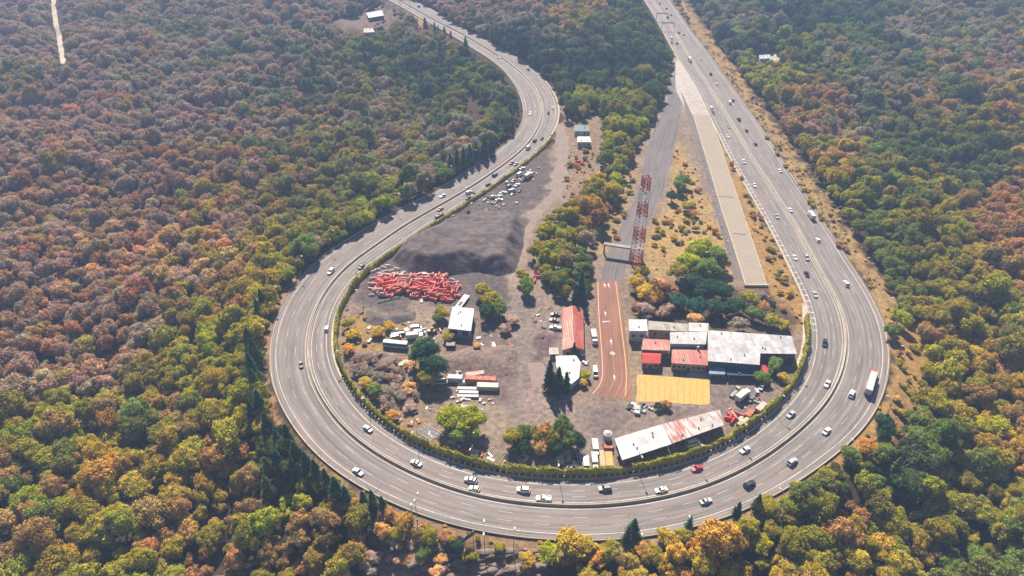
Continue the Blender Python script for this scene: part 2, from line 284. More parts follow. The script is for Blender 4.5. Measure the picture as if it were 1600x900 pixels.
# ------------------------------------------------------------------ mesh helpers
class MB:
    def __init__(s): s.v = []; s.f = []; s.m = []; s.uv = []
    def add(s, vs, fs, mi=0, T=None):
        o = len(s.v)
        s.v += [tuple(T @ Vector(p)) for p in vs] if T is not None else [tuple(p) for p in vs]
        s.f += [tuple(i + o for i in f) for f in fs]; s.m += [mi] * len(fs)
    def box(s, c, d, mi=0, T=None, top=None):
        x, y, z = c; a, b, h = d[0] / 2, d[1] / 2, d[2] / 2; ta, tb = (a, b) if top is None else (top[0] / 2, top[1] / 2)
        v = [(x - a, y - b, z - h), (x + a, y - b, z - h), (x + a, y + b, z - h), (x - a, y + b, z - h), (x - ta, y - tb, z + h), (x + ta, y - tb, z + h), (x + ta, y + tb, z + h), (x - ta, y + tb, z + h)]
        s.add(v, [(3, 2, 1, 0), (4, 5, 6, 7), (0, 1, 5, 4), (1, 2, 6, 5), (2, 3, 7, 6), (3, 0, 4, 7)], mi, T)
    def tube(s, a, b, r, n=6, mi=0, r2=None, cap=True):
        a = Vector(a); b = Vector(b); d = (b - a).normalized(); u = d.orthogonal().normalized(); w = d.cross(u); r2 = r if r2 is None else r2; vs = []
        for p, rr in ((a, r), (b, r2)):
            for k in range(n):
                t = 2 * math.pi * k / n; vs.append(p + (u * math.cos(t) + w * math.sin(t)) * rr)
        fs = [(k, (k + 1) % n, n + (k + 1) % n, n + k) for k in range(n)]
        if cap: fs += [tuple(range(n))[::-1], tuple(range(n, 2 * n))]
        s.add(vs, fs, mi)
    def loft(s, secs, mi=0, closed=True, caps=True):
        n = len(secs[0]); vs = [p for q in secs for p in q]; fs = []
        for i in range(len(secs) - 1):
            for k in range(n if closed else n - 1):
                a = i * n + k; b = i * n + (k + 1) % n; fs.append((a, b, b + n, a + n))
        if caps and closed: fs += [tuple(range(n))[::-1], tuple(range((len(secs) - 1) * n, len(secs) * n))]
        s.add(vs, fs, mi)
    def prism(s, poly, z0, z1, mi=0):
        n = len(poly); ar = sum(poly[i][0] * poly[(i + 1) % n][1] - poly[(i + 1) % n][0] * poly[i][1] for i in range(n))
        if ar < 0: poly = poly[::-1]
        vs = [(p[0], p[1], z0) for p in poly] + [(p[0], p[1], z1) for p in poly]
        s.add(vs, [tuple(range(n))[::-1], tuple(range(n, 2 * n))] + [(k, (k + 1) % n, n + (k + 1) % n, n + k) for k in range(n)], mi)
    def obj(s, name, mats, parent=None, smooth=False, loc=None):
        me = bpy.data.meshes.new(name); me.from_pydata(s.v, [], s.f)
        if not isinstance(mats, (list, tuple)): mats = [mats]
        for m in mats: me.materials.append(m)
        if len(mats) > 1: me.polygons.foreach_set('material_index', s.m)
        if smooth: me.polygons.foreach_set('use_smooth', [True] * len(s.f))
        me.update(); o = bpy.data.objects.new(name, me); COL.objects.link(o)
        if parent is not None: o.parent = parent
        if loc is not None: o.location = loc
        return o
def tag(o, label=None, cat=None, group=None, kind=None):
    if label: o['label'] = label
    if cat: o['category'] = cat
    if group: o['group'] = group
    if kind: o['kind'] = kind
    return o
def empty(name, loc=(0, 0, 0), rz=0.0, label=None, cat=None, group=None):
    o = bpy.data.objects.new(name, None); COL.objects.link(o); o.location = loc; o.rotation_euler = (0, 0, rz); o.empty_display_size = .5
    return tag(o, label, cat, group)
CHILD = {}
def copy_tree(src, loc, rz, label, group=None, color=None, scale=None, tint=None, cat=None):
    c = src.copy(); COL.objects.link(c); c.location = loc; c.rotation_euler = (0, 0, rz)
    if scale is not None: c.scale = scale
    tag(c, label, cat, group)
    def rec(a, pa):
        for ch in CHILD[a.name]:
            d = ch.copy(); COL.objects.link(d); d.parent = pa
            if color is not None: d.color = (*color, 1)
            if tint is not None: d['tint'] = tint
            if ch.name in CHILD: 
                CHILD[d.name] = CHILD[ch.name]; rec(ch, d)
    rec(src, c); return c
def register(root):
    """remember the children of a finished prototype so that copies are quick"""
    def rec(o):
        k = [c for c in ALLO if c.parent == o]
        if k: CHILD[o.name] = k
        for c in k: rec(c)
    ALLO = list(COL.objects)[-60:]; rec(root)
def park(o):
    """take a prototype itself out of the scene"""
    for c in CHILD.get(o.name, []): park(c)
    COL.objects.unlink(o)
def ribbon(name, L_, R_, mat, z=0.02, parent=None, uvs=None):
    """sheet between two polylines with uv = metres along, metres across"""
    n = len(L_); v = [(p[0], p[1], z) for p in L_] + [(p[0], p[1], z) for p in R_]
    f = [(i, n + i, n + i + 1, i + 1) for i in range(n - 1)]
    me = bpy.data.meshes.new(name); me.from_pydata(v, [], f); me.materials.append(mat)
    if me.polygons and me.polygons[0].normal.z < 0: me.flip_normals()
    d = np.r_[0, np.cumsum(np.hypot(*np.diff(np.asarray(L_), axis=0).T))]
    wd = np.hypot(*(np.asarray(R_) - np.asarray(L_)).T)
    uvl = me.uv_layers.new(name='UVMap'); co = {}
    for i in range(n): co[i] = (d[i], 0); co[n + i] = (d[i], wd[i])
    for lp in me.loops: uvl.data[lp.index].uv = co[lp.vertex_index]
    me.update(); o = bpy.data.objects.new(name, me); COL.objects.link(o)
    if parent: o.parent = parent
    return o
def wpoly(P, z=0.0): return [W(a, b, z) for a, b in P]
def flat_poly(name, P, z, mat, parent=None, jag=0.0):
    Q = resample(np.r_[Wn(P), Wn(P[:1])], 1.5 if jag else 1e9) if jag else Wn(P)
    if jag: Q = Q + (np.c_[vnoise(Q[:, 0] / 3, Q[:, 1] / 3, 5), vnoise(Q[:, 0] / 3, Q[:, 1] / 3, 9)] - .5) * jag
    mb = MB(); mb.add([(x, y, z) for x, y in Q], [tuple(range(len(Q)))]); o = mb.obj(name, mat, parent)
    if o.data.polygons[0].normal.z < 0: o.data.flip_normals()
    return o

# ================================================================== SETTING
# ---- ground: one sheet, fine in the middle, reaching far out; soil colours by area
GX = np.r_[np.linspace(-3200, -700, 14)[:-1], np.linspace(-700, -190, 90)[:-1], np.arange(-190, 270, 1.6), np.linspace(270, 800, 90)[1:], np.linspace(800, 3200, 14)[1:]]
GY = np.r_[np.linspace(-200, 60, 20)[:-1], np.arange(60, 480, 1.6), np.arange(480, 1100, 5.0), np.linspace(1100, 4500, 16)]
GXX, GYY = np.meshgrid(GX, GY, indexing='ij')
gx, gy = GXX.ravel(), GYY.ravel()
gd = outside_dist(gx, gy)
gz = height(gx, gy, gd)
px, py, _dep = PIX(gx, gy, gz); px = np.where(_dep > 5, px, -9999); py = np.where(_dep > 5, py, 9999)
wx = px + (fbm(gx / 5, gy / 5, 21, 4) - .5) * 34; wy = py + (fbm(gx / 5, gy / 5, 31, 4) - .5) * 26
soil = np.empty((len(gx), 3)); FLOOR = np.array((.075, .052, .034)); soil[:] = FLOOR
tw = fbm(gx / 12, gy / 12, 77, 4)[:, None]; soil = soil * (.6 + .9 * tw)
def zone(P, col, soft=4.0, amt=1.0):
    global soil
    P = np.asarray(P, float); bb = (wx > P[:, 0].min() - 20) & (wx < P[:, 0].max() + 20) & (wy > P[:, 1].min() - 20) & (wy < P[:, 1].max() + 20)
    i = np.where(bb)[0]; q = np.c_[wx[i], wy[i]]; d, _ = dist_to(q, np.r_[P, P[:1]]); ins = in_poly(q[:, 0], q[:, 1], P)
    w = smooth01(np.where(ins, d, -d) / soft * .5 + .5)[:, None] * amt
    c = np.array(col) * (.82 + .36 * fbm(gx[i] / 6, gy[i] / 6, 5, 3)[:, None]); soil[i] = soil[i] * (1 - w) + c * w
DIRT = (.30, .22, .17); TRACK = (.36, .28, .225); OCH = (.40, .24, .085); OCH2 = (.43, .285, .12); ASPH = (.30, .225, .19); PINK = (.30, .20, .165)
ISL = [(860,226),(875,205),(880,190),(905,190),(935,175),(960,210),(985,230),(1040,150),(1054,92),(1066,92),(1096,142),(1118,195),(1260,470),(1268,530),(1255,590),(1200,650),(1100,712),(1000,735),(860,745),(760,736),(670,708),(612,675),(570,640),(530,585),(520,540),(530,475),(570,430),(690,345)]
zone(ISL, DIRT, 5)
zone([(690,345),(760,290),(856,228),(868,260),(850,330),(815,380),(800,480),(600,490),(545,470),(572,428)], (.15,.122,.117), 6)
zone([(868,195),(884,200),(890,280),(872,310),(842,335),(826,365),(818,420),(800,470),(795,445),(808,380),(828,325),(858,300),(872,250)], TRACK, 4)
zone([(880,185),(930,180),(935,235),(915,300),(895,300)], (.30,.2,.13), 5)
zone([(800,440),(860,470),(868,540),(850,620),(905,640),(935,620),(990,625),(1135,600),(1200,600),(1150,650),(970,690),(930,735),(905,700),(780,690),(785,640),(812,560)], ASPH, 5)
zone([(795,470),(822,470),(832,560),(822,640),(800,660),(780,640),(800,560)], (.27,.22,.19), 6)
zone([(830,520),(868,520),(862,560),(832,566)], (.17,.12,.12), 3)
zone([(540,490),(600,495),(640,510),(600,560),(560,570),(535,540)], (.36,.235,.10), 6)
zone([(535,560),(640,550),(650,640),(600,665),(560,620)], (.24,.165,.135), 7)
zone([(600,560),(660,560),(700,600),(660,640),(600,600)], (.30,.21,.13), 6)
zone([(690,535),(800,535),(808,590),(780,640),(700,590)], (.22,.155,.14), 6)
zone([(630,640),(760,700),(800,740),(700,725),(620,675)], (.33,.22,.12), 6)
zone([(1050,215),(1080,250),(1132,370),(1150,450),(1120,460),(1000,420),(1010,360),(1040,330),(1045,280)], OCH2, 7)
zone([(1120,195),(1145,260),(1190,345),(1225,400),(1262,480),(1255,520),(1215,520),(1195,480),(1198,448),(1150,300),(1112,190)], OCH, 4)
zone([(985,440),(1200,455),(1250,500),(1240,520),(985,512)], (.12,.085,.055), 8)  # dark soil tone paints in the shade of the hollow behind the sheds
zone([(940,310),(985,240),(1000,250),(960,390),(930,400),(930,340)], (.38,.26,.13), 6)
zone([(1040,160),(1056,110),(1062,160),(1040,200),(1000,215)], (.45,.30,.18), 3)
zone([(975,500),(1000,500),(1000,640),(985,640)], (.34,.25,.15), 3)
zone([(1150,560),(1250,560),(1230,610),(1170,650),(1120,650),(1110,600)], (.25,.19,.165), 5)
zone([(1048,88),(1062,88),(1080,125),(1064,180),(1045,170),(1050,130)], (.38,.32,.28), 3)
zone([(700,640),(760,630),(800,650),(790,690),(730,700),(690,690)], (.34,.27,.20), 6, .7)
zone([(905,640),(960,640),(990,655),(960,690),(925,690)], (.20,.16,.15), 7, .7)
zone([(835,600),(900,625),(905,660),(860,670),(830,650)], (.36,.27,.23), 8, .6)
zone([(1040,640),(1110,635),(1090,652),(1030,668)], (.19,.155,.145), 5, .7)
zone([(640,470),(700,478),(690,540),(650,545),(630,500)], (.36,.27,.2), 6, .7)
zone([(720,500),(790,500),(800,535),(740,545)], (.2,.16,.15), 6, .7)
# outside the loop
zone([(1060,-5),(1085,20),(1125,80),(1170,140),(1215,200),(1260,270),(1300,325),(1340,385),(1385,450),(1410,500),(1395,560),(1385,520),(1360,450),(1310,380),(1240,270),(1180,180),(1100,70),(1046,-5)], OCH2, 5, .9)
zone([(1390,480),(1440,480),(1462,540),(1450,640),(1420,690),(1370,700),(1330,700),(1385,620),(1395,560)], OCH, 7)
zone([(1350,655),(1400,660),(1370,730),(1310,735),(1250,760),(1240,750),(1300,712)], OCH, 5)
zone([(860,850),(1000,842),(1140,810),(1240,755),(1250,790),(1100,840),(1000,870),(860,880)], OCH2, 6, .8)
zone([(500,715),(560,770),(640,800),(720,822),(860,848),(850,905),(560,905),(600,860),(540,800),(480,740)], (.31,.20,.115), 8)
zone([(600,860),(680,850),(700,905),(570,905)], (.36,.28,.24), 10, .9)
zone([(418,560),(430,640),(470,700),(530,755),(520,770),(450,710),(412,640),(404,560),(425,470),(480,410),(470,440),(432,500)], (.38,.22,.12), 5)
zone([(512,30),(560,22),(600,5),(635,14),(620,42),(560,52),(515,45)], (.26,.19,.15), 8, .8)
zone([(640,15),(668,25),(672,55),(640,40)], OCH2, 5)
zone([(1175,80),(1215,78),(1235,96),(1190,100)], (.55,.50,.44), 4)
zone([(855,100),(880,150),(890,190),(878,200),(872,150)], (.45,.28,.17), 4)
nx_, ny_ = len(GX), len(GY)
me = bpy.data.meshes.new('ground'); idx = np.arange(nx_ * ny_).reshape(nx_, ny_)
F = np.stack([idx[:-1, :-1], idx[1:, :-1], idx[1:, 1:], idx[:-1, 1:]], -1).reshape(-1, 4)
me.vertices.add(len(gx)); me.vertices.foreach_set('co', np.c_[gx, gy, gz].ravel().astype(np.float32))
me.loops.add(F.size); me.loops.foreach_set('vertex_index', F.ravel().astype(np.int32))
me.polygons.add(len(F)); me.polygons.foreach_set('loop_start', (np.arange(len(F)) * 4).astype(np.int32)); me.polygons.foreach_set('loop_total', np.full(len(F), 4, np.int32))
me.update(calc_edges=True); me.polygons.foreach_set('use_smooth', np.ones(len(F), bool))
at = me.attributes.new('soil', 'FLOAT_VECTOR', 'POINT'); at.data.foreach_set('vector', (soil * AL).ravel().astype(np.float32))
me.materials.append(ground_mat()); g_o = bpy.data.objects.new('ground', me); COL.objects.link(g_o); tag(g_o, kind='structure')

# ---- the highway: two carriageways, kerb shoulders, markings
Q = 0.5
road_o = ribbon('road', off(Q), off(WO), M_ROAD, .05); tag(road_o, kind='structure')
road_i = ribbon('road', off(-WI), off(-Q), M_ROAD, .05); tag(road_i, kind='structure')
def strip(mb, a, b, z, i0, i1):
    A, B = off(a)[i0:i1], off(b)[i0:i1]; n = len(A)
    mb.add([(p[0], p[1], z) for p in A] + [(p[0], p[1], z) for p in B], [(i, i + 1, n + i + 1, n + i) for i in range(n - 1)])
def marks(par, sgn, Wd):
    mb = MB(); strip(mb, sgn * 1.25, sgn * 1.45, .058, 0, NS); strip(mb, sgn * (Wd - 2.3), sgn * (Wd - 2.08), .058, 0, NS); mb.obj('edge_line', M_MARK, par)
    mb = MB(); k = 0
    while k < NS - 4:
        for fr in (1 / 3, 2 / 3): strip(mb, sgn * (1.35 + (Wd - 3.6) * fr - .055), sgn * (1.35 + (Wd - 3.6) * fr + .055), .058, k, k + 3)
        k += 5
    mb.obj('lane_line', M_MARK, par)
marks(road_o, 1, WO); marks(road_i, -1, WI)
for o in (road_o, road_i): pass
# short white bars on the shoulder of the straight
def nearest(px_, py_, z=0.0):
    p = W(px_, py_, z); d = np.hypot(med_s[:, 0] - p[0], med_s[:, 1] - p[1]); return int(d.argmin())
i0, i1 = nearest(1135, 210), nearest(1320, 530); mb = MB()
for i in range(i0, i1, 2):
    a = -WI[i] + .5; c = med_s[i] + nor[i] * a; e = med_s[i] + nor[i] * (a + 2.0); t = tan[i] * .55
    mb.add([(c[0], c[1], .062), (e[0], e[1], .062), (e[0] + t[0], e[1] + t[1], .062), (c[0] + t[0], c[1] + t[1], .062)], [(0, 1, 2, 3)])
mb.obj('rumble_bar', M_MARK, road_i)
# raised dirt and cream concrete beside the barrier
def profile_strip(name, mats, offs, zs, i0=0, i1=None, parent=None):
    """extrude a profile (offset across, height) along the median"""
    i1 = NS if i1 is None else i1; L_ = [off(o)[i0:i1] for o in offs]; n = i1 - i0; mb = MB(); k = len(offs)
    secs = [[(L_[j][i][0], L_[j][i][1], zs[j]) for j in range(k)] for i in range(n)]; mb.loft(secs); return mb.obj(name, mats, parent)
bar = profile_strip('median_barrier', M_CREAM, [-.48, -.2, -.14, .14, .2, .48], [.04, .3, 1.0, 1.0, .3, .04])
tag(bar, 'continuous concrete barrier dividing the two carriageways of the highway', 'barrier')
kerb = profile_strip('kerb', M_CREAM, [-WI - .85, -WI - .85, -WI + .05, -WI + .05], [0.0, .22, .22, 0.0]); tag(kerb, kind='structure')
kerb = profile_strip('kerb', M_CREAM, [WO - .02, WO - .02, WO + .32, WO + .32], [0.0, .2, .2, 0.0]); tag(kerb, kind='structure')
par = profile_strip('guardrail', surf('galvanised_rail', (.36, .31, .27), .6, .1), [WO + .5, WO + .46, WO + .62, WO + .58], [-.3, .8, .8, -.3])
tag(par, 'low grey guard wall along the outer edge of the whole highway', 'guardrail')

# ---- escape ramp, apron, lower road, red road, courts
def roadstrip(name, L_, R_, mat, z, step=3.0, sm=2.0, kind='structure', parent=None):
    A = gsmooth(resample(Wn(L_), step), sm); n = len(A); B = Wn(R_); d = np.r_[0, np.cumsum(np.hypot(*np.diff(B, axis=0).T))]; s = np.linspace(0, d[-1], n)
    B = gsmooth(np.c_[np.interp(s, d, B[:, 0]), np.interp(s, d, B[:, 1])], sm); o = ribbon(name, A, B, mat, z, parent)
    if kind: tag(o, kind=kind)
    return o, A, B
apron, _, _ = roadstrip('apron', [(1056,94),(1055,118),(1056,142),(1066,160),(1082,181)], [(1062,94),(1082,122),(1098,145),(1108,165),(1116,186)], M_APRON, .03, 3, 1)
mb = MB()
for k in range(13):                                        # diagonal rows painted on the apron
    y0 = 140 + k * 3.4; x0 = 1062 + k * 1.7; x1 = 1091 + k * 1.75
    a = W(x0 + 6, y0, .037); b = W(x1 - 2, y0 + 5, .037); mb.add([a, b, (b[0], b[1] - 1.0, b[2]), (a[0], a[1] - 1.0, a[2])], [(0, 1, 2, 3)])
mb.obj('hatching', surf('pale_hatching', (.36, .27, .23), .8), apron)
ramp, RA, RB = roadstrip('escape_ramp', [(1083,180),(1098,230),(1113,280),(1128,330),(1146,385),(1165,447)], [(1108,180),(1121,215),(1142,280),(1161,335),(1180,392),(1197,446)], M_RAMP, .04)
lane, _, _ = roadstrip('service_lane', [(1063,140),(1080,200),(1098,260),(1112,310),(1129,370),(1148,436)], [(1082,180),(1097,230),(1112,280),(1127,330),(1145,385),(1160,436)], M_ROAD2, .034)
for A_, nm in ((RA, 'ramp_kerb'), (RB, 'ramp_kerb')):
    mb = MB(); sec = []
    for p in A_: sec.append([(p[0] - .25, p[1], 0), (p[0] - .25, p[1], .55), (p[0] + .25, p[1], .55), (p[0] + .25, p[1], 0)])
    mb.loft(sec); o = mb.obj('kerb', M_CREAM, ramp)
mb = MB(); a, b = Vector(W(1164, 448)), Vector(W(1198, 447)); mb.box(((a.x + b.x) / 2, a.y, .6), (b.x - a.x + 1, .6, 1.2)); mb.obj('end_wall', M_CREAM, ramp)
for (a, b) in (((1114,306),(1146,308)), ((1145,364),(1166,366))):
    p, q = W(*a, .05), W(*b, .05); mb = MB(); mb.add([p, q, (q[0], q[1] - .8, .05), (p[0], p[1] - .8, .05)], [(0, 1, 2, 3)]); mb.obj('drain_slot', M_DARK, ramp)
low, LA, LB = roadstrip('lower_road', [(1054,112),(1040,165),(1022,200),(1010,240),(1002,280),(988,320),(970,352),(955,385),(942,415),(937,445)], [(1060,118),(1066,165),(1058,210),(1050,250),(1040,290),(1022,330),(1006,358),(994,385),(980,412),(972,445)], M_ROAD2, .022)
red, EA, EB = roadstrip('red_road', [(929,440),(930,480),(933,520),(936,560),(938,590),(933,605),(920,620)], [(966,438),(972,480),(978,520),(982,560),(986,590),(988,605),(988,626)], M_ROADR, .036, 2.0)
def line_on(name, P, w, z, mat, parent):
    A = gsmooth(resample(Wn(P), 1.5), 1.5); t = np.gradient(A, axis=0); t /= np.hypot(t[:, 0], t[:, 1])[:, None]; n_ = np.c_[-t[:, 1], t[:, 0]] * w / 2
    return ribbon(name, A + n_, A - n_, mat, z, parent)
line_on('edge_line', [(934,440),(935,480),(938,520),(941,560),(942,585),(939,600),(930,612),(922,618)], .45, .045, surf('pink_paint', (.62, .42, .36), .7), red)
line_on('edge_line', [(962,440),(967,480),(972,520),(977,560),(979,590),(977,620)], .45, .045, M_YMARK, red)
def arrow(px_, py_, s=1.0):
    x, y, _ = W(px_, py_); mb = MB(); z = .047
    mb.add([(x - .22 * s, y - 2.6 * s, z), (x + .22 * s, y - 2.6 * s, z), (x + .22 * s, y, z), (x - .22 * s, y, z), (x - .9 * s, y, z), (x, y + 2.6 * s, z), (x + .9 * s, y, z)], [(0, 1, 2, 3), (4, 6, 5)])
    mb.obj('painted_arrow', M_MARK, red)
for a in ((945,446),(951,446),(946,490),(955,534),(960,590)): arrow(*a, .7)
mb = MB(); p, q = W(941, 502, .046), W(953, 501, .046); mb.add([p, q, (q[0], q[1] - .7, .046), (p[0], p[1] - .7, .046)], [(0, 1, 2, 3)]); mb.obj('stop_line', M_MARK, red)
mb = MB(); c = W(957, 552, .046); mb.tube(c, (c[0], c[1], .0465), 1.2, 10); mb.obj('painted_arrow', M_MARK, red)
ycrt = flat_poly('yellow_court', [(996,585),(1109,594),(1109,633),(1084,632),(1050,629),(994,627)], .05, surf('yellow_court_paint', (.82, .45, .12), .8, .3, 1.6, dirt=(.50, .33, .17), dirt_amt=.85, dirt_scale=.35), jag=.5)
tag(ycrt, kind='structure')
mb = MB()
for k in range(11):
    p = W(999 + k * 10, 587 + k * .8, .056); q = W(998 + k * 10, 627 + k * .3, .056); mb.add([p, (p[0] + .18, p[1], p[2]), (q[0] + .18, q[1], q[2]), q], [(0, 1, 2, 3)])
mb.obj('bay_line', surf('ochre_line', (.5, .26, .05), .8), ycrt)
path = flat_poly('concrete_path', [(1253,474),(1259,474),(1262,505),(1261,535),(1255,560),(1247,575),(1242,572),(1250,552),(1254,530),(1254,500)], .03, M_CREAM); tag(path, kind='structure')
path = flat_poly('dirt_track', [(868,192),(884,196),(889,240),(886,290),(862,318),(840,345),(828,372),(822,400),(812,400),(812,375),(832,330),(862,300),(870,250)], .02, surf('track_soil', (.33, .255, .21), .95, .2, .3, dirt=(.2, .15, .13), dirt_amt=.5), jag=2.5); tag(path, kind='structure')
def hill_track(P, w):
    Q_ = np.array([WT(a, b)[:2] for a, b in P]); A = gsmooth(resample(Q_, 4), 3); t = np.gradient(A, axis=0); t /= np.hypot(t[:, 0], t[:, 1])[:, None]; n_ = np.c_[-t[:, 1], t[:, 0]]; mb = MB(); sec = []
    hw = w / 2 * (.8 + .5 * fbm(A[:, 0] / 9, A[:, 1] / 9, 4, 2)); zz = height(A[:, 0], A[:, 1]) + .9
    for i in range(len(A)): a_, b_ = A[i] + n_[i] * hw[i], A[i] - n_[i] * hw[i]; sec.append([(a_[0], a_[1], zz[i]), (b_[0], b_[1], zz[i]), (b_[0], b_[1], zz[i] - 3), (a_[0], a_[1], zz[i] - 3)])
    mb.loft(sec); return mb.obj('hill_track', surf('pale_track', (.62, .53, .42), .95, .15, .2))
tag(hill_track([(80,-30),(83,10),(90,50),(98,90),(101,104)], 4.5), kind='structure')
path = flat_poly('yard_slab', [(824,566),(860,566),(858,600),(832,606)], .02, surf('pink_concrete', (.33, .235, .215), .9, .1, .5)); tag(path, kind='structure')
path = flat_poly('yard_slab', [(1082,577),(1140,582),(1110,591),(1070,588)], .02, M_APRON); tag(path, kind='structure')

# ================================================================== TREES
def ico(sub=1):
    t = (1 + 5 ** .5) / 2; v = [(-1, t, 0), (1, t, 0), (-1, -t, 0), (1, -t, 0), (0, -1, t), (0, 1, t), (0, -1, -t), (0, 1, -t), (t, 0, -1), (t, 0, 1), (-t, 0, -1), (-t, 0, 1)]
    f = [(0,11,5),(0,5,1),(0,1,7),(0,7,10),(0,10,11),(1,5,9),(5,11,4),(11,10,2),(10,7,6),(7,1,8),(3,9,4),(3,4,2),(3,2,6),(3,6,8),(3,8,9),(4,9,5),(2,4,11),(6,2,10),(8,6,7),(9,8,1)]
    v = [np.array(p) / np.linalg.norm(p) for p in v]
    for _ in range(sub):
        c = {}; nf = []
        def mid(a, b):
            k = (min(a, b), max(a, b))
            if k not in c: m = v[a] + v[b]; v.append(m / np.linalg.norm(m)); c[k] = len(v) - 1
            return c[k]
        for a, b, d in f: x, y, z = mid(a, b), mid(b, d), mid(d, a); nf += [(a, x, z), (b, y, x), (d, z, y), (x, y, z)]
        f = nf
    return np.array(v), np.array(f)
IV, IF = ico(1)
def mesh_np(name, V, faces_list, mats, mi=None):
    me = bpy.data.meshes.new(name); me.vertices.add(len(V)); me.vertices.foreach_set('co', np.asarray(V, np.float32).ravel())
    tot = sum(F.size for F in faces_list); nf = sum(len(F) for F in faces_list)
    me.loops.add(tot); me.loops.foreach_set('vertex_index', np.concatenate([F.ravel() for F in faces_list]).astype(np.int32))
    me.polygons.add(nf); lens = np.concatenate([np.full(len(F), F.shape[1]) for F in faces_list]); st = np.r_[0, np.cumsum(lens)[:-1]]
    me.polygons.foreach_set('loop_start', st.astype(np.int32)); me.polygons.foreach_set('loop_total', lens.astype(np.int32))
    for m in mats: me.materials.append(m)
    if mi is not None: me.polygons.foreach_set('material_index', np.concatenate([np.full(len(F), k) for F, k in zip(faces_list, mi)]).astype(np.int32))
    me.update(calc_edges=True); return me
def leaf_quads(P, D, size, r, jit=1.1):
    """small leaf clumps: bent quads facing roughly along D"""
    n = len(P); D = D + r.normal(0, jit * .6, (n, 3)) + np.array([0, .25, .55]); D /= np.linalg.norm(D, axis=1)[:, None]
    a = np.cross(D, r.normal(0, 1, (n, 3))); a /= np.linalg.norm(a, axis=1)[:, None]; b = np.cross(D, a)
    s = size * r.uniform(.5, 1.6, n)[:, None]; a = a * s; b = b * s * r.uniform(.55, 1, n)[:, None]
    V = np.stack([P - a, P - b * .9 + D * s * .12, P + a, P + b], 1).reshape(-1, 3); return V, np.arange(4 * n).reshape(-1, 4)
def broad_crown(seed, nl=17, leaves=3900, size=.05, open_=0.0):
    r = np.random.RandomState(seed); C = []; Rr = []; ex = r.uniform(.85, 1.18)
    for k in range(nl):
        for _ in range(30):
            d = r.normal(0, 1, 3); d[2] = abs(d[2]) * .9 - .25; d /= np.linalg.norm(d); c = d * np.array([.68 * ex, .68 / ex, .5]) * r.uniform(.6, 1.25)
            if all(np.linalg.norm(c - q) > .2 for q in C): break
        C.append(c); Rr.append(r.choice([r.uniform(.12, .2), r.uniform(.2, .36)]))
    C.append(np.array([0, 0, .12])); Rr.append(.52); C = np.array(C); Rr = np.array(Rr)
    w = Rr ** 2 / (Rr ** 2).sum(); lob = r.choice(len(C), leaves * 2, p=w); d = r.normal(0, 1, (leaves * 2, 3)); d[:, 2] += .35; d /= np.linalg.norm(d, axis=1)[:, None]
    P = C[lob] + d * (Rr[lob] * r.uniform(.62, 1.12, leaves * 2) + np.abs(r.normal(0, .055, leaves * 2)))[:, None]
    keep = np.ones(len(P), bool)
    for k in range(len(C)): keep &= ~((np.linalg.norm(P - C[k], axis=1) < Rr[k] * .8) & (lob != k))
    P, d = P[keep][:leaves], d[keep][:leaves]
    V, F = leaf_quads(P, d, size, r)
    if open_ > 0: core = .55
    else: core = .6
    Vs = [V]; Fs = []; o = len(V)
    for c, q in zip(C, Rr):
        bump = 1 + r.normal(0, .07, (len(IV), 1)); Vs.append(c + IV * bump * q * core); Fs.append(IF + o); o += len(IV)
    return np.concatenate(Vs), F, np.concatenate(Fs)
def conifer_crown(seed, leaves=2300, narrow=1.0):
    """unit height; tiers of drooping boughs round an axis, radius about .25"""
    r = np.random.RandomState(seed); P = []; D = []
    nb = 46
    for k in range(nb):
        z = .10 + .88 * (k / nb) ** .95; rad = .27 * narrow * (1 - (z - .1) / .92) ** .8 * r.uniform(.75, 1.15); a = k * 2.4 + r.uniform(-.4, .4)
        m = leaves // nb; t = r.uniform(.15, 1, m); q = np.stack([np.cos(a + r.normal(0, .26, m)) * rad * t, np.sin(a + r.normal(0, .26, m)) * rad * t, z - .05 * t + r.normal(0, .014, m)], 1)
        P.append(q); dd = np.stack([np.cos(a) * np.ones(m) * .7, np.sin(a) * np.ones(m) * .7, np.ones(m)], 1); D.append(dd)
    P = np.concatenate(P); D = np.concatenate(D); V, F = leaf_quads(P, D, .021, r, .7)
    Vs = [V]; Fs = []; o = len(V); n = 9; zs = [.12, .3, .5, .7, .86, .97]; ring = []
    for z in zs:
        for k in range(n):
            rr = .19 * narrow * (1 - (z - .1) / .92) ** .85 * r.uniform(.75, 1.15); ring.append((math.cos(6.283 * k / n) * rr, math.sin(6.283 * k / n) * rr, z))
    Vs.append(np.array(ring)); cf = [(i * n + k, i * n + (k + 1) % n, (i + 1) * n + (k + 1) % n, (i + 1) * n + k) for i in range(len(zs) - 1) for k in range(n)]
    return np.concatenate(Vs), np.concatenate([F, np.array(cf) + o]), np.zeros((0, 3), int)
def trunk_np(seed, h=1.0, r0=.07, limbs=5):
    mb = MB(); r = random.Random(seed); mb.tube((0, 0, -.25 * h), (0, 0, h * .55), r0, 6, 0, r0 * .7)
    mb.tube((0, 0, h * .55), (r.uniform(-.06, .06), r.uniform(-.06, .06), h), r0 * .7, 5, 0, r0 * .25)
    for k in range(limbs):
        a = k * 2.4 + r.random(); mb.tube((0, 0, h * (.45 + .08 * k)), (math.cos(a) * .42 * h, math.sin(a) * .42 * h, h * (.75 + .06 * k)), r0 * .4, 5, 0, r0 * .12)
    return np.array(mb.v), mb.f
BROAD, OPENB, CONI = [], [], []
def split_faces(fs): return np.array([f for f in fs if len(f) == 4]), [f for f in fs if len(f) != 4]
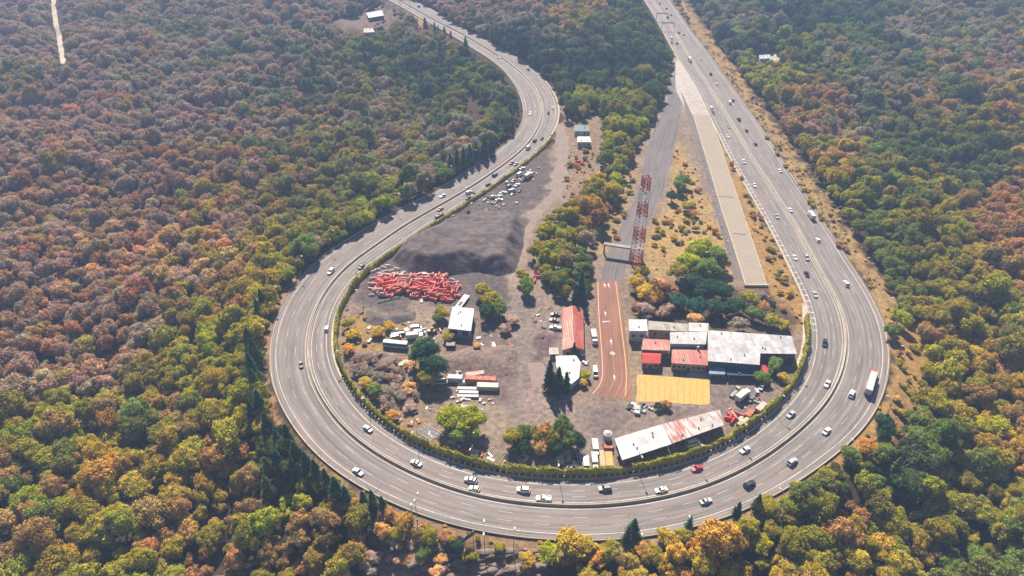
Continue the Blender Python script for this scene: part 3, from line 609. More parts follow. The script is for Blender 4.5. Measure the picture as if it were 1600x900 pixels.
def make_kind(V, F4, F3, trunk_h, name, r0=.06):
    crown = mesh_np(name + '_crown', V, [F4, F3] if len(F3) else [F4], [M_LEAF])
    tv, tf = trunk_np(len(V), trunk_h, r0); q, _ = split_faces(tf)
    trunk = mesh_np(name + '_trunk', tv, [q], [M_BARK])
    fl = ([F4, F3] if len(F3) else [F4]) + [q + len(V)]; mi = ([0, 0] if len(F3) else [0]) + [1]
    both = mesh_np(name, np.r_[V, tv], fl, [M_LEAF, M_BARK], mi)
    return crown, trunk, both
for k in range(7):
    V, F4, F3 = broad_crown(100 + k, nl=26 + k % 4 * 4); V = V + np.array([0, 0, 1.2]); BROAD.append(make_kind(V, F4, F3, 1.25, 'broadleaf_tree'))
for k in range(3):
    V, F4, F3 = broad_crown(200 + k, nl=20, leaves=2500, size=.05, open_=1); V = V + np.array([0, 0, 1.2]); OPENB.append(make_kind(V, F4, F3, 1.5, 'open_tree', .05))
for k in range(4):
    V, F4, F3 = conifer_crown(300 + k, narrow=(1.0, .85, 1.15, 1.0)[k]); CONI.append(make_kind(V, F4, F3, .9, 'conifer', .022))
CYPR = []
for k in range(2):
    V, F4, F3 = conifer_crown(320 + k, narrow=.72, leaves=2600); CYPR.append(make_kind(V, F4, F3, .9, 'cypress', .022))
# tints (leaf albedo) and their names
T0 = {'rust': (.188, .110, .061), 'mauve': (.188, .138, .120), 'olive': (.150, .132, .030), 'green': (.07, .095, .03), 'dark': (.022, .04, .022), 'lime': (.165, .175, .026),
     'orange': (.235, .135, .045), 'gold': (.225, .165, .042), 'grey': (.165, .145, .118), 'blue': (.018, .045, .035), 'tan': (.28, .18, .09)}
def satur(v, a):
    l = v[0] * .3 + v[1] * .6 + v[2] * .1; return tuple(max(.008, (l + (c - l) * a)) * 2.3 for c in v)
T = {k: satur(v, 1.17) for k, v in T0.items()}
TN = {'rust': 'rust-brown', 'mauve': 'mauve-brown', 'olive': 'olive', 'green': 'mid-green', 'dark': 'dark green', 'lime': 'yellow-green', 'orange': 'orange', 'gold': 'golden', 'grey': 'grey-brown', 'blue': 'blue-green', 'tan': 'tan'}
LC = np.array(W(905, 600)[:2])
def clock(x, y):
    a = math.degrees(math.atan2(x - LC[0], y - LC[1])) % 360; h = a / 30.0; q = round(h * 4) / 4 % 12; hh = int(q) or 12; mm = int(round((q - int(q)) * 60))
    return f"{hh}:{mm:02d}"
def tree(kind, var, x, y, z, r, hs, rz, tk, label, group, tintmul=1.0, name=None, cat='tree'):
    """kind: list of meshes; r: crown radius (broadleaf) or height (conifer)"""
    cr, tr, _ = kind[var % len(kind)]
    root = empty(name or ('conifer' if kind is CONI else 'cypress' if kind is CYPR else 'broadleaf_tree'), (x, y, z), rz, label, cat, group)
    ux_ = rng.uniform(.84, 1.2) if kind in (BROAD, OPENB) else 1.0; root.scale = (r * ux_, r / ux_, r * hs)
    c = bpy.data.objects.new('crown', cr); COL.objects.link(c); c.parent = root; t = T[tk] if isinstance(tk, str) else tk; c['tint'] = [a * tintmul for a in t]
    tk_ = bpy.data.objects.new('trunk', tr); COL.objects.link(tk_); tk_.parent = root
    return root

# ---- which trees grow where: control points in the picture with the mix of species
MIX = [((80,60),'mauve5 grey3 olive2'),((330,50),'mauve5 grey3 green2'),((500,30),'mauve4 grey3 blue1 tan1'),((250,150),'mauve4 grey3 olive2 rust1'),((120,190),'mauve5 rust2 olive1'),((400,130),'mauve4 green2 grey2'),
 ((100,330),'rust4 mauve3 olive2 tan1'),((250,280),'mauve4 rust3 olive2 green1'),((440,200),'mauve3 rust2 olive2 green2'),((560,110),'green3 olive2 mauve2 grey1'),((620,130),'green3 dark3 olive1 mauve1'),((480,110),'blue3 green3 mauve3'),
 ((700,120),'green3 blue2 olive2'),((740,180),'olive3 green3 grey2 tan1'),((640,220),'olive3 mauve3 green2'),((560,270),'mauve3 olive3 green2'),((700,215),'dark2 green3 grey2 mauve2'),((790,200),'blue3 dark3 green1'),((790,160),'green3 blue2 grey2'),
 ((300,380),'rust3 mauve3 tan2 olive2'),((180,420),'rust4 mauve3 tan2 olive1'),((400,340),'mauve3 olive3 rust2'),((500,330),'olive3 green3 gold1 mauve1'),((600,300),'lime3 green2 olive2'),((420,400),'olive5 lime2 gold2'),((350,470),'olive3 lime2 rust2 gold1'),
 ((60,480),'mauve4 rust3 grey2'),((170,560),'mauve4 rust3 tan1'),((60,560),'rust3 mauve3 olive2'),((300,560),'olive4 lime2 gold1 rust1'),((370,560),'lime4 olive3 gold1'),((380,640),'lime4 olive3 gold1 dark1'),((250,650),'olive4 lime2 rust2 green1'),((80,660),'olive4 lime2 rust2 green1'),
 ((60,760),'olive4 lime2 green1 rust1'),((180,730),'olive4 lime2 gold2 orange1'),((330,760),'orange2 rust3 gold2 olive2'),((300,860),'rust2 olive3 gold2 lime2'),((130,860),'lime4 olive4 gold1'),((450,820),'lime3 rust2 green2 olive1'),((400,870),'rust2 olive3 lime1 dark1'),((440,700),'dark3 green2 olive1'),
 ((520,860),'rust3 olive3 tan2'),((620,830),'olive2 gold1 rust2 tan2'),((700,850),'olive3 gold2 dark1'),((880,860),'gold4 olive3 rust1'),((1000,870),'gold4 rust3 olive1 tan2'),((1080,850),'gold5 orange2 olive1'),((1160,840),'olive3 lime2 gold2 dark1'),((1160,890),'rust2 gold2 olive3'),
 ((1260,800),'lime2 olive3 green2 dark1'),((1340,830),'gold2 olive4 rust1 green1'),((1400,720),'dark3 green3 lime1 olive2'),((1470,800),'olive4 green2 dark1 gold1'),((1560,820),'olive3 green3 dark2 lime1'),((1500,700),'green3 dark2 olive3 lime1'),((1570,680),'olive3 rust1 gold2 lime1'),
 ((1480,600),'olive3 gold2 rust1 lime2'),((1560,560),'rust3 gold1 olive3'),((1500,480),'rust2 olive4 lime1 green1'),((1400,430),'green2 olive3 lime3 mauve1'),((1590,450),'rust2 olive2 lime1 green1'),((1450,360),'olive4 lime2 rust1 dark1'),((1380,300),'green4 olive3 lime2 dark1'),((1590,320),'rust4 orange1 olive2'),
 ((1320,260),'lime3 olive3 tan2 green1'),((1420,240),'dark2 green3 olive2 rust1'),((1520,230),'dark1 green4 olive3'),((1590,200),'gold3 olive3 rust1'),((1480,150),'olive3 rust2 grey2 green2'),((1590,100),'gold2 olive2 grey2 rust1'),((1370,130),'grey3 green3 dark2'),((1450,60),'green3 grey3 mauve2 olive1'),((1560,30),'mauve2 green3 grey2'),
 ((1250,170),'mauve3 rust3 olive2'),((1220,120),'lime5 olive3'),((1290,90),'green3 olive2 grey2'),((1230,50),'blue4 dark3 green1'),((1130,40),'green3 grey3 blue2'),((1180,10),'green3 mauve2 grey2'),((1330,40),'blue2 green3 olive1'),
 ((820,40),'mauve4 grey2 blue1'),((700,10),'mauve5 grey2 rust1'),((820,70),'blue5 dark3'),((900,40),'olive3 tan2 green2 mauve1'),((880,90),'blue3 dark2 green2 grey1'),((960,60),'green3 blue3 olive1'),((950,120),'blue5 dark3 green1'),((1010,110),'green4 blue3'),((930,170),'olive3 lime3 grey1'),((1000,170),'green3 olive2 lime1'),
 ((960,210),'lime3 olive3 green1'),((960,270),'green2 olive3 gold2 lime2'),((940,310),'orange2 rust2 olive2 gold1'),((880,340),'gold3 olive3 lime2'),((870,400),'olive3 lime2 green2 tan1'),((900,440),'dark2 green2 grey1'),((840,440),'green2 olive3')]
MP = np.array([m[0] for m in MIX], float)
MW = []
for _, s in MIX:
    ks = [(a[:-1], int(a[-1])) for a in s.split()]; MW.append(([k for k, _ in ks], np.cumsum([w for _, w in ks]) / sum(w for _, w in ks)))
# ---- open places: no wild trees here
def dense(P): return [tuple(q) for q in P]
VERGE = [(1046,-30),(1058,-30),(1128,80),(1178,140),(1232,215),(1286,290),(1326,350),(1366,410),(1392,460),(1408,505),(1392,520),(1375,480),(1340,415),(1305,370),(1240,275),(1180,185),(1110,85)]
CLEAR = [ISL, VERGE,
 [(1395,505),(1422,495),(1440,530),(1432,600),(1412,640),(1408,680),(1390,690),(1388,600)],
 [(575,852),(690,860),(840,858),(835,915),(555,915)],
 [(78,-20),(90,-20),(103,95),(94,104),(80,20)],[(516,32),(560,26),(572,14),(605,8),(620,26),(606,46),(560,50),(525,42)],[(1180,84),(1212,82),(1214,94),(1180,96)],
 [(1340,668),(1378,662),(1350,705),(1325,722)],[(640,12),(672,26),(700,48),(660,45)],[(725,150),(745,150),(752,185),(738,190)]]
WEDGE = [(770,58),(1002,-5),(1005,-60),(700,-60),(690,-10),(730,40)], [(868,135),(850,112),(790,70),(1008,8),(1046,85),(1048,135),(1022,185),(1000,228),(980,272),(960,320),(946,360),(925,385),(928,462),(912,474),(872,472),(838,430),(828,395),(838,352),(872,322),(905,300),(935,262),(938,180),(900,175),(882,180)]
ROADPOLY = np.r_[off(WO + 2.5)[::2], off(-WI - 2.5)[::2][::-1]]
def blocked(X, Y, Z, rad, top):
    """would the crown hide the road or an open place, or stand on it"""
    bad = np.zeros(len(X), bool)
    for dx, zz in ((0, 0), (-.85, .55), (.85, .55), (0, .95), (-.45, .85), (.45, .85)):
        xs = X + dx * rad; zs = Z + zz * top; pxx, pyy, dep = PIX(xs, Y, zs)
        v = (pyy - 450) / FPX; u = (pxx - 800) / FPX; t = CAM_H / (sp_ + v * cp); gx_, gy_ = u * t, (cp - v * sp_) * t
        b = in_poly(gx_, gy_, ROADPOLY); isl = in_poly(pxx, pyy, ISL)
        for P in WEDGE: isl &= ~in_poly(pxx, pyy, P)
        b |= isl
        for P in CLEAR[1:]: b |= in_poly(pxx, pyy, P)
        bad |= b
    return bad
# candidates on a jittered grid, denser picture-side
SPC = 4.8
cx, cy = np.meshgrid(np.arange(-760, 760, SPC), np.arange(70, 1010, SPC * .93)); cx = cx + (np.arange(cx.shape[0]) % 2)[:, None] * SPC / 2
cx = (cx + nr.uniform(-.42, .42, cx.shape) * SPC).ravel(); cy = (cy + nr.uniform(-.42, .42, cy.shape) * SPC).ravel()
cz = height(cx, cy); qx, qy, qd = PIX(cx, cy, cz + 6)
k = (qx > -260) & (qx < 1860) & (qy > -90) & (qy < 1080); cx, cy, cz, qx, qy, qd = [a[k] for a in (cx, cy, cz, qx, qy, qd)]
far = smooth01((qd - 330) / 400)
rad = ((1.7 + 3.2 * nr.uniform(0, 1, len(cx)) ** 1.6 + 1.7 * (nr.uniform(0, 1, len(cx)) < .07)) * (.85 + .4 * fbm(cx / 60, cy / 60, 55, 2))) * (1 + .15 * far)
hsc = nr.uniform(.8, 1.45, len(cx))
# species choice
tk = np.empty(len(cx), object); wq = np.c_[qx + (fbm(cx / 22, cy / 22, 61, 2) - .5) * 150, qy + (fbm(cx / 22, cy / 22, 62, 2) - .5) * 110]
near = ((wq[:, None] - MP[None]) ** 2).sum(2).argmin(1); cl = fbm(cx / 38, cy / 38, 71, 3); sel = np.clip((cl - .5) * 1.7 + .5 + (nr.uniform(0, 1, len(cx)) - .5) * .55, 0, .999)
for i in range(len(cx)): ks, cw = MW[near[i]]; tk[i] = ks[int(np.searchsorted(cw, sel[i]))]
con = np.array([(t in ('dark', 'blue')) for t in tk]) & (nr.uniform(0, 1, len(cx)) < np.where(qx < 1050, .38, .12))
bad = blocked(cx, cy, cz, rad, rad * 2.1 * hsc)
small = bad & (nr.uniform(0, 1, len(cx)) < .8)             # try a smaller tree where a big one would be in the way
rad2 = np.where(small, rad * .55, rad); bad = blocked(cx, cy, cz, rad2, rad2 * 2.1 * hsc); rad = rad2
k = ~bad; cx, cy, cz, qx, qy, qd, rad, hsc, tk, con = [a[k] for a in (cx, cy, cz, qx, qy, qd, rad, hsc, tk, con)]
dout = outside_dist(cx, cy)
shade = nr.uniform(.78, 1.22, len(cx))
zavg = np.array([np.average([T[k_] for k_ in ks], axis=0, weights=np.diff(np.r_[0, cw])) for ks, cw in MW])
near = ((np.c_[qx, qy][:, None] - MP[None]) ** 2).sum(2); wgt = 1 / (near + 900.0) ** 2; wgt /= wgt.sum(1)[:, None]; loc_t = wgt @ zavg
ttab = (.66 * np.array([T[t] for t in tk]) + .34 * loc_t) * shade[:, None] * (1 + nr.normal(0, .07, (len(cx), 3)))
FOREST_N = len(cx)
inview = (qx > 5) & (qx < 1595) & (qy > 5) & (qy < 898)
show = np.where(inview, rad / qd, 0)
br_i = np.where(~con)[0]; co_i = np.where(con)[0]
ind_b = br_i[np.argsort(-show[br_i])[:160]]; ind_c = co_i[np.argsort(-show[co_i])[:190]]
ind_c = ind_c[show[ind_c] > 0]
seen_lab = {}
def uniq(lab):
    seen_lab[lab] = seen_lab.get(lab, 0) + 1
    return lab
def sizeword(s, a, b): return 'small ' if s < a else 'large ' if s > b else ''
def sides(x, y, d): return f"{int(round(abs(d)))} m {'beyond the guard wall' if d > 0 else 'inside the guard wall'}"
for i in ind_b:
    kd = OPENB if tk[i] in ('mauve', 'grey', 'rust') and rng.random() < .45 else BROAD
    lab = f"{sizeword(rad[i],3.6,5.6)}{TN[tk[i]]} tree {sides(cx[i],cy[i],dout[i])} at the loop's {clock(cx[i],cy[i])} o'clock"
    tree(kd, rng.randrange(7), cx[i], cy[i], cz[i], rad[i], hsc[i], rng.uniform(0, 6.28), tuple(ttab[i]), lab, 'forest trees round the loop road')
for i in ind_c:
    h = rad[i] * rng.uniform(2.3, 3.0)
    lab = f"{TN[tk[i]]} conifer {sides(cx[i],cy[i],dout[i])} at the loop's {clock(cx[i],cy[i])} o'clock"
    tree(CONI, rng.randrange(4), cx[i], cy[i], cz[i], h, 1.0, rng.uniform(0, 6.28), tuple(ttab[i]), lab, 'conifers among the forest trees')
# ---- the rest of the forest: uncountable, one object per kind, instances on points
def scatter(name, P, scl, rot, tint, idx, meshes, label, cat, kind='stuff'):
    pc = bpy.data.collections.new(name + '_source')
    for j, m in enumerate(meshes):
        o = bpy.data.objects.new('%s_source_%02d' % (name, j), m); pc.objects.link(o)
    me = bpy.data.meshes.new(name); me.vertices.add(len(P)); me.vertices.foreach_set('co', np.asarray(P, np.float32).ravel())
    for nm, ty, key, data in (('scl', 'FLOAT_VECTOR', 'vector', scl), ('rot', 'FLOAT_VECTOR', 'vector', rot), ('tint', 'FLOAT_VECTOR', 'vector', tint)):
        a = me.attributes.new(nm, ty, 'POINT'); a.data.foreach_set(key, np.asarray(data, np.float32).ravel())
    a = me.attributes.new('idx', 'INT', 'POINT'); a.data.foreach_set('value', np.asarray(idx, np.int32))
    me.update(); o = bpy.data.objects.new(name, me); COL.objects.link(o); tag(o, label, cat, None, kind)
    ng = bpy.data.node_groups.new(name, 'GeometryNodeTree'); ng.interface.new_socket('Geometry', in_out='INPUT', socket_type='NodeSocketGeometry'); ng.interface.new_socket('Geometry', in_out='OUTPUT', socket_type='NodeSocketGeometry')
    gi = ng.nodes.new('NodeGroupInput'); go = ng.nodes.new('NodeGroupOutput'); ip = ng.nodes.new('GeometryNodeInstanceOnPoints'); ci = ng.nodes.new('GeometryNodeCollectionInfo')
    ci.inputs['Collection'].default_value = pc; ci.inputs['Separate Children'].default_value = True; ci.inputs['Reset Children'].default_value = True
    def na(nm, ty):
        n = ng.nodes.new('GeometryNodeInputNamedAttribute'); n.data_type = ty; n.inputs['Name'].default_value = nm; return [s for s in n.outputs if s.enabled and s.name == 'Attribute'][0]
    L = ng.links.new; L(gi.outputs[0], ip.inputs['Points']); L(ci.outputs[0], ip.inputs['Instance']); ip.inputs['Pick Instance'].default_value = True
    L(na('idx', 'INT'), ip.inputs['Instance Index']); L(na('scl', 'FLOAT_VECTOR'), ip.inputs['Scale'])
    e2r = ng.nodes.new('FunctionNodeEulerToRotation'); L(na('rot', 'FLOAT_VECTOR'), e2r.inputs[0]); L(e2r.outputs[0], ip.inputs['Rotation'])
    L(ip.outputs[0], go.inputs[0]); md = o.modifiers.new('scatter', 'NODES'); md.node_group = ng; return o
rest = np.setdiff1d(br_i, ind_b); n = len(rest); uxs = nr.uniform(.82, 1.22, n)
ob = np.array([t in ('mauve', 'grey', 'rust') for t in tk[rest]]) & (nr.uniform(0, 1, n) < .4)
scatter('woodland', np.c_[cx, cy, cz][rest], np.c_[rad[rest] * uxs, rad[rest] / uxs, (rad * hsc)[rest]], np.c_[np.zeros(n), np.zeros(n), nr.uniform(0, 6.28, n)], ttab[rest],
        np.where(ob, 7 + nr.randint(0, 3, n), nr.randint(0, 7, n)), [k[2] for k in BROAD] + [k[2] for k in OPENB], 'dense brown and olive woodland covering the slopes all round the loop road', 'woodland')
rest = np.setdiff1d(co_i, ind_c); n = len(rest); hh = (rad * nr.uniform(2.3, 3.0, len(rad)))[rest]
scatter('conifer_woodland', np.c_[cx, cy, cz][rest], np.c_[hh, hh, hh], np.c_[np.zeros(n), np.zeros(n), nr.uniform(0, 6.28, n)], ttab[rest], nr.randint(0, 4, n), [k[2] for k in CONI],
        'far dark conifers standing among the distant brown woodland', 'woodland')
# ---- undergrowth under and beside the trees, and dry bushes on the open verges
ux = nr.uniform(-420, 470, 16000); uy = nr.uniform(75, 640, 16000); ud = outside_dist(ux, uy); uz = height(ux, uy, ud); vx, vy, vd = PIX(ux, uy, uz)
ur = nr.uniform(.5, 1.7, len(ux)) * (.6 + .8 * fbm(ux / 15, uy / 15, 91, 2))
OPENZ = [VERGE,[(1392,500),(1432,490),(1450,540),(1440,600),(1420,690),(1330,735),(1250,765),(1300,715),(1385,620)],[(500,725),(560,775),(640,805),(720,828),(850,855),(848,880),(700,872),(640,862),(590,880),(540,830),(490,770)],[(1055,230),(1085,262),(1132,370),(1148,445),(1100,440),(1020,420),(1015,360),(1045,330),(1045,280)],[(1128,205),(1150,262),(1190,345),(1222,400),(1258,480),(1250,512),(1215,515),(1200,480),(1200,440),(1170,340)],
 [(540,480),(610,500),(640,530),(590,560),(560,600),(600,650),(575,640),(535,585),(525,540)],[(540,570),(640,560),(650,620),(620,660),(580,640)],[(945,310),(985,245),(1000,250),(955,370),(932,395),(930,340)],[(985,440),(1200,458),(1250,505),(1235,515),(985,508)],[(885,235),(935,235),(925,300),(870,320)],
 [(700,350),(770,290),(800,330),(740,340)]]
okz = np.zeros(len(ux), bool)
for P in OPENZ: okz |= in_poly(vx, vy, P)
isl = in_poly(vx, vy, ISL); roadb = in_poly(ux, uy, np.r_[off(WO + 1.2)[::3], off(-WI - .8)[::3][::-1]])
keep = ~roadb & ((okz & (nr.uniform(0, 1, len(ux)) < .95)) | (~isl & (ud < 90) & (nr.uniform(0, 1, len(ux)) < .75))) & (vx > -150) & (vx < 1750) & (vy < 1000)
bb = blocked(ux, uy, uz, ur * .9, ur * 1.6); keep &= (~bb | okz | ((ud > 1.5) & in_poly(vx, vy, ROADPOLY) == False) & ~isl & (ur < 1.3))
keep &= ~(in_poly(vx, vy, CLEAR[4])) & ~in_poly(vx, vy, [(1050,85),(1062,85),(1120,190),(1150,260),(1200,450),(1145,450),(1062,190),(1052,140)])
ux, uy, uz, ur, vx, vy, okk = ux[keep], uy[keep], uz[keep], ur[keep], vx[keep], vy[keep], okz[keep]
BT = [(.40, .24, .06), (.26, .17, .07), (.16, .14, .04), (.30, .14, .05), (.10, .10, .03), (.24, .17, .11)]
bt = np.array([BT[i] for i in nr.randint(0, len(BT), len(ux))]) * nr.uniform(.7, 1.3, (len(ux), 1)); gm = okk & (nr.uniform(0, 1, len(ux)) < .7); bt[gm] = np.array((.50, .32, .11)) * nr.uniform(.75, 1.15, (gm.sum(), 1)); ur[gm] *= .75; bt *= 1.25
SHRUB = []
for k in range(3): V, F4, F3 = broad_crown(400 + k, nl=9, leaves=380, size=.15); V = V * np.array([1, 1, .8]) + np.array([0, 0, .35]); SHRUB.append(mesh_np('shrub', V, [F4, F3], [M_LEAF]))
n = len(ux)
scatter('undergrowth', np.c_[ux, uy, uz], np.c_[ur, ur, ur * nr.uniform(.6, 1.1, n)], np.c_[np.zeros(n), np.zeros(n), nr.uniform(0, 6.28, n)], bt, nr.randint(0, 3, n), SHRUB,
        'dry golden and olive undergrowth on the verges and open slopes', 'undergrowth')
print('FOREST', FOREST_N, 'undergrowth', n, 'individual', len(ind_b), len(ind_c))

# ================================================================== HEDGE, FENCES, LAMPS
def leafy_strip(name, i0, i1, o0, o1, h, dens, size, mat, label, cat, seed=5):
    """clipped hedge along the inner road edge: leaf clumps over an uneven core"""
    r = np.random.RandomState(seed); ii = np.arange(i0, i1); n = len(ii); W0 = (WI + o0)[ii]; W1 = (WI + o1)[ii]
    wv = 1 + .8 * (fbm(arc[ii] / 4, arc[ii] * 0, 8, 3) - .5) * 2; hv = h * (.4 + 1.05 * fbm(arc[ii] / 3, arc[ii] * 0 + 3, 12, 3)) * (1 + 1.0 * smooth01((330 - med_s[ii][:, 1]) / 60))
    mid = (W0 + W1) / 2; hw = (W1 - W0) / 2 * wv; C = med_s[ii]; Nn = nor[ii]
    secs = []
    for k in range(n):
        q = []
        for a in (-1, -.85, -.4, .4, .85, 1): 
            o_ = -(mid[k] + a * hw[k] * .9); zz = 0 if abs(a) == 1 else hv[k] * (.9 if abs(a) < .5 else .68); q.append((C[k][0] + Nn[k][0] * o_, C[k][1] + Nn[k][1] * o_, zz))
        secs.append(q)
    mb = MB(); mb.loft(secs, 0); m = int(dens * n); kk = r.uniform(0, n - 1.01, m); k0 = kk.astype(int); fr = (kk - k0)[:, None]; a = r.uniform(-1, 1, m)
    cc = C[k0] * (1 - fr) + C[k0 + 1] * fr; hh = hv[k0] * (1 - .35 * np.abs(a) ** 3) * np.where(np.abs(a) > .8, r.uniform(.1, 1, m), 1); o_ = -(mid[k0] + a * hw[k0])
    P = np.c_[cc + Nn[k0] * o_[:, None], hh]; D = np.c_[-Nn[k0] * a[:, None] * .8, np.ones(m)]; V, F = leaf_quads(P, D, size, r, 1.0)
    vs = np.array(mb.v); me = mesh_np(name, np.r_[vs, V], [np.array([f for f in mb.f if len(f) == 4]), F + len(vs)], [mat]); o = bpy.data.objects.new(name, me); COL.objects.link(o); return tag(o, label, cat)
h0, h1 = nearest(1267, 500), nearest(862, 215)
leafy_strip('hedge', h0, h1, 1.1, 3.0, 1.9, 40, .26, M_HEDGE, 'long yellow-green clipped hedge curving inside the loop road', 'hedge')
# retaining wall between hedge and road on the bottom of the loop, with posts and a rail
w0, w1 = nearest(1205, 652), nearest(528, 588)
def prof_obj(name, mats, offs, zs, i0, i1, parent=None): return profile_strip(name, mats, offs, zs, i0, i1, parent)
fn = empty('roadside_fence', (*off(-WI - .7)[(w0 + w1) // 2], 0), 0, 'dark fence with pale posts between hedge and road along the bottom bend', 'fence')
loc0 = np.array(fn.location)
def reloc(o): o.location = -Vector(loc0)
for hgt in (.45, .95):
    o = prof_obj('rail', M_DARK, [-WI - .66, -WI - .66, -WI - .72, -WI - .72], [hgt, hgt + .16, hgt + .16, hgt], w0, w1, fn); reloc(o)
pm = MB(); pm.box((0, 0, .75), (.42, .34, 1.5)); pm.box((0, 0, 1.54), (.5, .42, .1)); post_me = None
E_ = off(-WI - .7)
for k in range(w0, w1, max(1, int(round((w1 - w0) / 62)))):
    if post_me is None: o = pm.obj('post', M_CREAM, fn); post_me = o.data
    else: o = bpy.data.objects.new('post', post_me); COL.objects.link(o); o.parent = fn
    o.location = Vector((E_[k][0], E_[k][1], 0)) - Vector(loc0); o.rotation_euler = (0, 0, math.atan2(tan[k][1], tan[k][0]))

M_LAMP = surf('lamp_head_white', (.75, .72, .66), .5)
def lamp(x, y, z, h, face, label, group, arms=1, name='street_lamp'):
    root = empty(name, (x, y, z), face, label, 'street lamp', group)
    mb = MB(); mb.tube((0, 0, 0), (0, 0, h), .13, 8, 0, .08); mb.box((0, 0, .2), (.5, .5, .4)); mb.obj('pole', M_STEEL, root)
    for a in ((1,) if arms == 1 else (1, -1)):
        mb = MB(); mb.tube((0, 0, h - .1), (2.0 * a, 0, h + .35), .06, 6); mb.obj('arm', M_STEEL, root)
        mb = MB(); mb.box((2.35 * a, 0, h + .38), (1.3, .62, .26), top=(1.0, .4)); mb.obj('lamp_head', M_LAMP, root)
    return root
def lamp_at(hx, hy, h, label, group, arms=1, reach=2.3):
    p = np.array(W(hx, hy, h + .4)[:2]); i = int(np.hypot(*(med_s - p).T).argmin()); s = (p - med_s[i]) @ nor[i]
    if s > 0: a = math.atan2(-nor[i][1], -nor[i][0]); s = max(s + reach, WO[i] + 1.2)
    else: a = math.atan2(nor[i][1], nor[i][0]); s = min(s - reach, -WI[i] - 1.3)
    q = med_s[i] + nor[i] * s; z = hz(q[0], q[1]); return lamp(q[0], q[1], z, h - z, a, label, group, arms)
for (a, b) in ((1184,176),(1216,211),(1246,250),(1284,300),(1314,343),(1357,401),(1397,467),(1411,542),(1387,620),(1330,688),(1222,762),(1082,806),(1010,834),(800,825),(651,783),(410,513),(431,446),(471,400),(520,360),(622,304),(670,281),(709,259),(752,235)):
    p = W(a, b); lamp_at(a, b, 11, f"single-arm street lamp outside the loop road at its {clock(p[0], p[1])} o'clock", 'street lamps along the outer road edge')
for (a, b) in ((1253,556),(1253,632),(1178,676),(1105,703),(1005,713),(869,728),(735,702),(635,680),(567,625),(527,548),(556,455),(630,372),(720,310),(800,252)):
    p = W(a, b); lamp_at(a, b, 9, f"pale street lamp behind the hedge inside the loop at its {clock(p[0], p[1])} o'clock", 'street lamps along the inner road edge')
for (a, b) in ((1069,208),(1085,208),(1094,236),(1102,265),(1112,300),(1123,336),(1135,377)):
    x, y, _ = W(a, b, 5.0); lamp(x - 1.5, y, 0, 5.0, 0, f"short lamp beside the escape ramp, {int(y - 265)} m up from the loop centre", 'short lamps along the escape ramp')

# ================================================================== VEHICLES
def wheel_at(root, x, y, r=.33, w=.24):
    mb = MB(); mb.tube((x, y - w / 2, r), (x, y + w / 2, r), r, 10); return mb.obj('wheel', M_TYRE, root)
def car_proto(name, L_, W_, H, kind):
    root = empty(name); hl, hw = L_ / 2, W_ / 2; mb = MB(); hood = H * .62
    st = [(-hl, .82, .35, .55 * H), (-hl + .12, .95, .25, hood * .97), (-hl + .9, 1, .2, hood), (hl - 1.3, 1, .2, hood), (hl - .35, .96, .22, hood * .86), (hl, .8, .32, .5 * H)]
    secs = []
    for x, wf, z0, z1 in st:
        w = hw * wf; secs.append([(x, -w, z0), (x, -w, z1 - .12), (x, -w * .88, z1), (x, w * .88, z1), (x, w, z1 - .12), (x, w, z0)])
    mb.loft(secs)
    if kind == 'sedan': c = (-hl + .95, -hl + 1.55, hl - 2.05, hl - 1.3)
    elif kind == 'hatch': c = (-hl + .15, -hl + .6, hl - 1.95, hl - 1.15)
    else: c = (-hl + .1, -hl + .3, hl - 1.3, hl - .55)
    if kind == 'pickup': c = (-hl + 1.9, -hl + 2.1, hl - 2.1, hl - 1.4)
    x0, x1, x2, x3 = c; w = hw * .9; wt = hw * .74; zr = H
    mb.add([(x1, -wt, zr), (x2, -wt, zr), (x2, wt, zr), (x1, wt, zr), (x1 - .05, -wt - .03, zr - .07), (x2 + .05, -wt - .03, zr - .07), (x2 + .05, wt + .03, zr - .07), (x1 - .05, wt + .03, zr - .07)],
           [(0, 1, 2, 3), (7, 6, 5, 4), (0, 4, 5, 1), (1, 5, 6, 2), (2, 6, 7, 3), (3, 7, 4, 0)])
    for sx, ex in ((x0, x1), (x3, x2)):
        for sy in (-1, 1): mb.tube((sx, sy * w, hood - .03), (ex, sy * (wt + .01), zr - .03), .05, 4)
    if kind == 'pickup':
        for sy in (-1, 1): mb.box(((-hl + x0) / 2, sy * (hw - .08), hood + .14), (x0 + hl - .1, .12, .32))
        mb.box((-hl + .1, 0, hood + .14), (.1, W_ - .2, .32))
    mb.obj('body', M_PAINT, root)
    g = MB(); g.add([(x0, -w, hood - .05), (x3, -w, hood - .05), (x3, w, hood - .05), (x0, w, hood - .05), (x1, -wt, zr - .06), (x2, -wt, zr - .06), (x2, wt, zr - .06), (x1, wt, zr - .06)],
        [(0, 1, 5, 4), (1, 2, 6, 5), (2, 3, 7, 6), (3, 0, 4, 7), (3, 2, 1, 0)]); g.obj('windows', M_GLASS, root)
    for sx in (-1, 1):
        for sy in (-1, 1): wheel_at(root, sx * hl * .62, sy * (hw - .1))
    register(root); return root
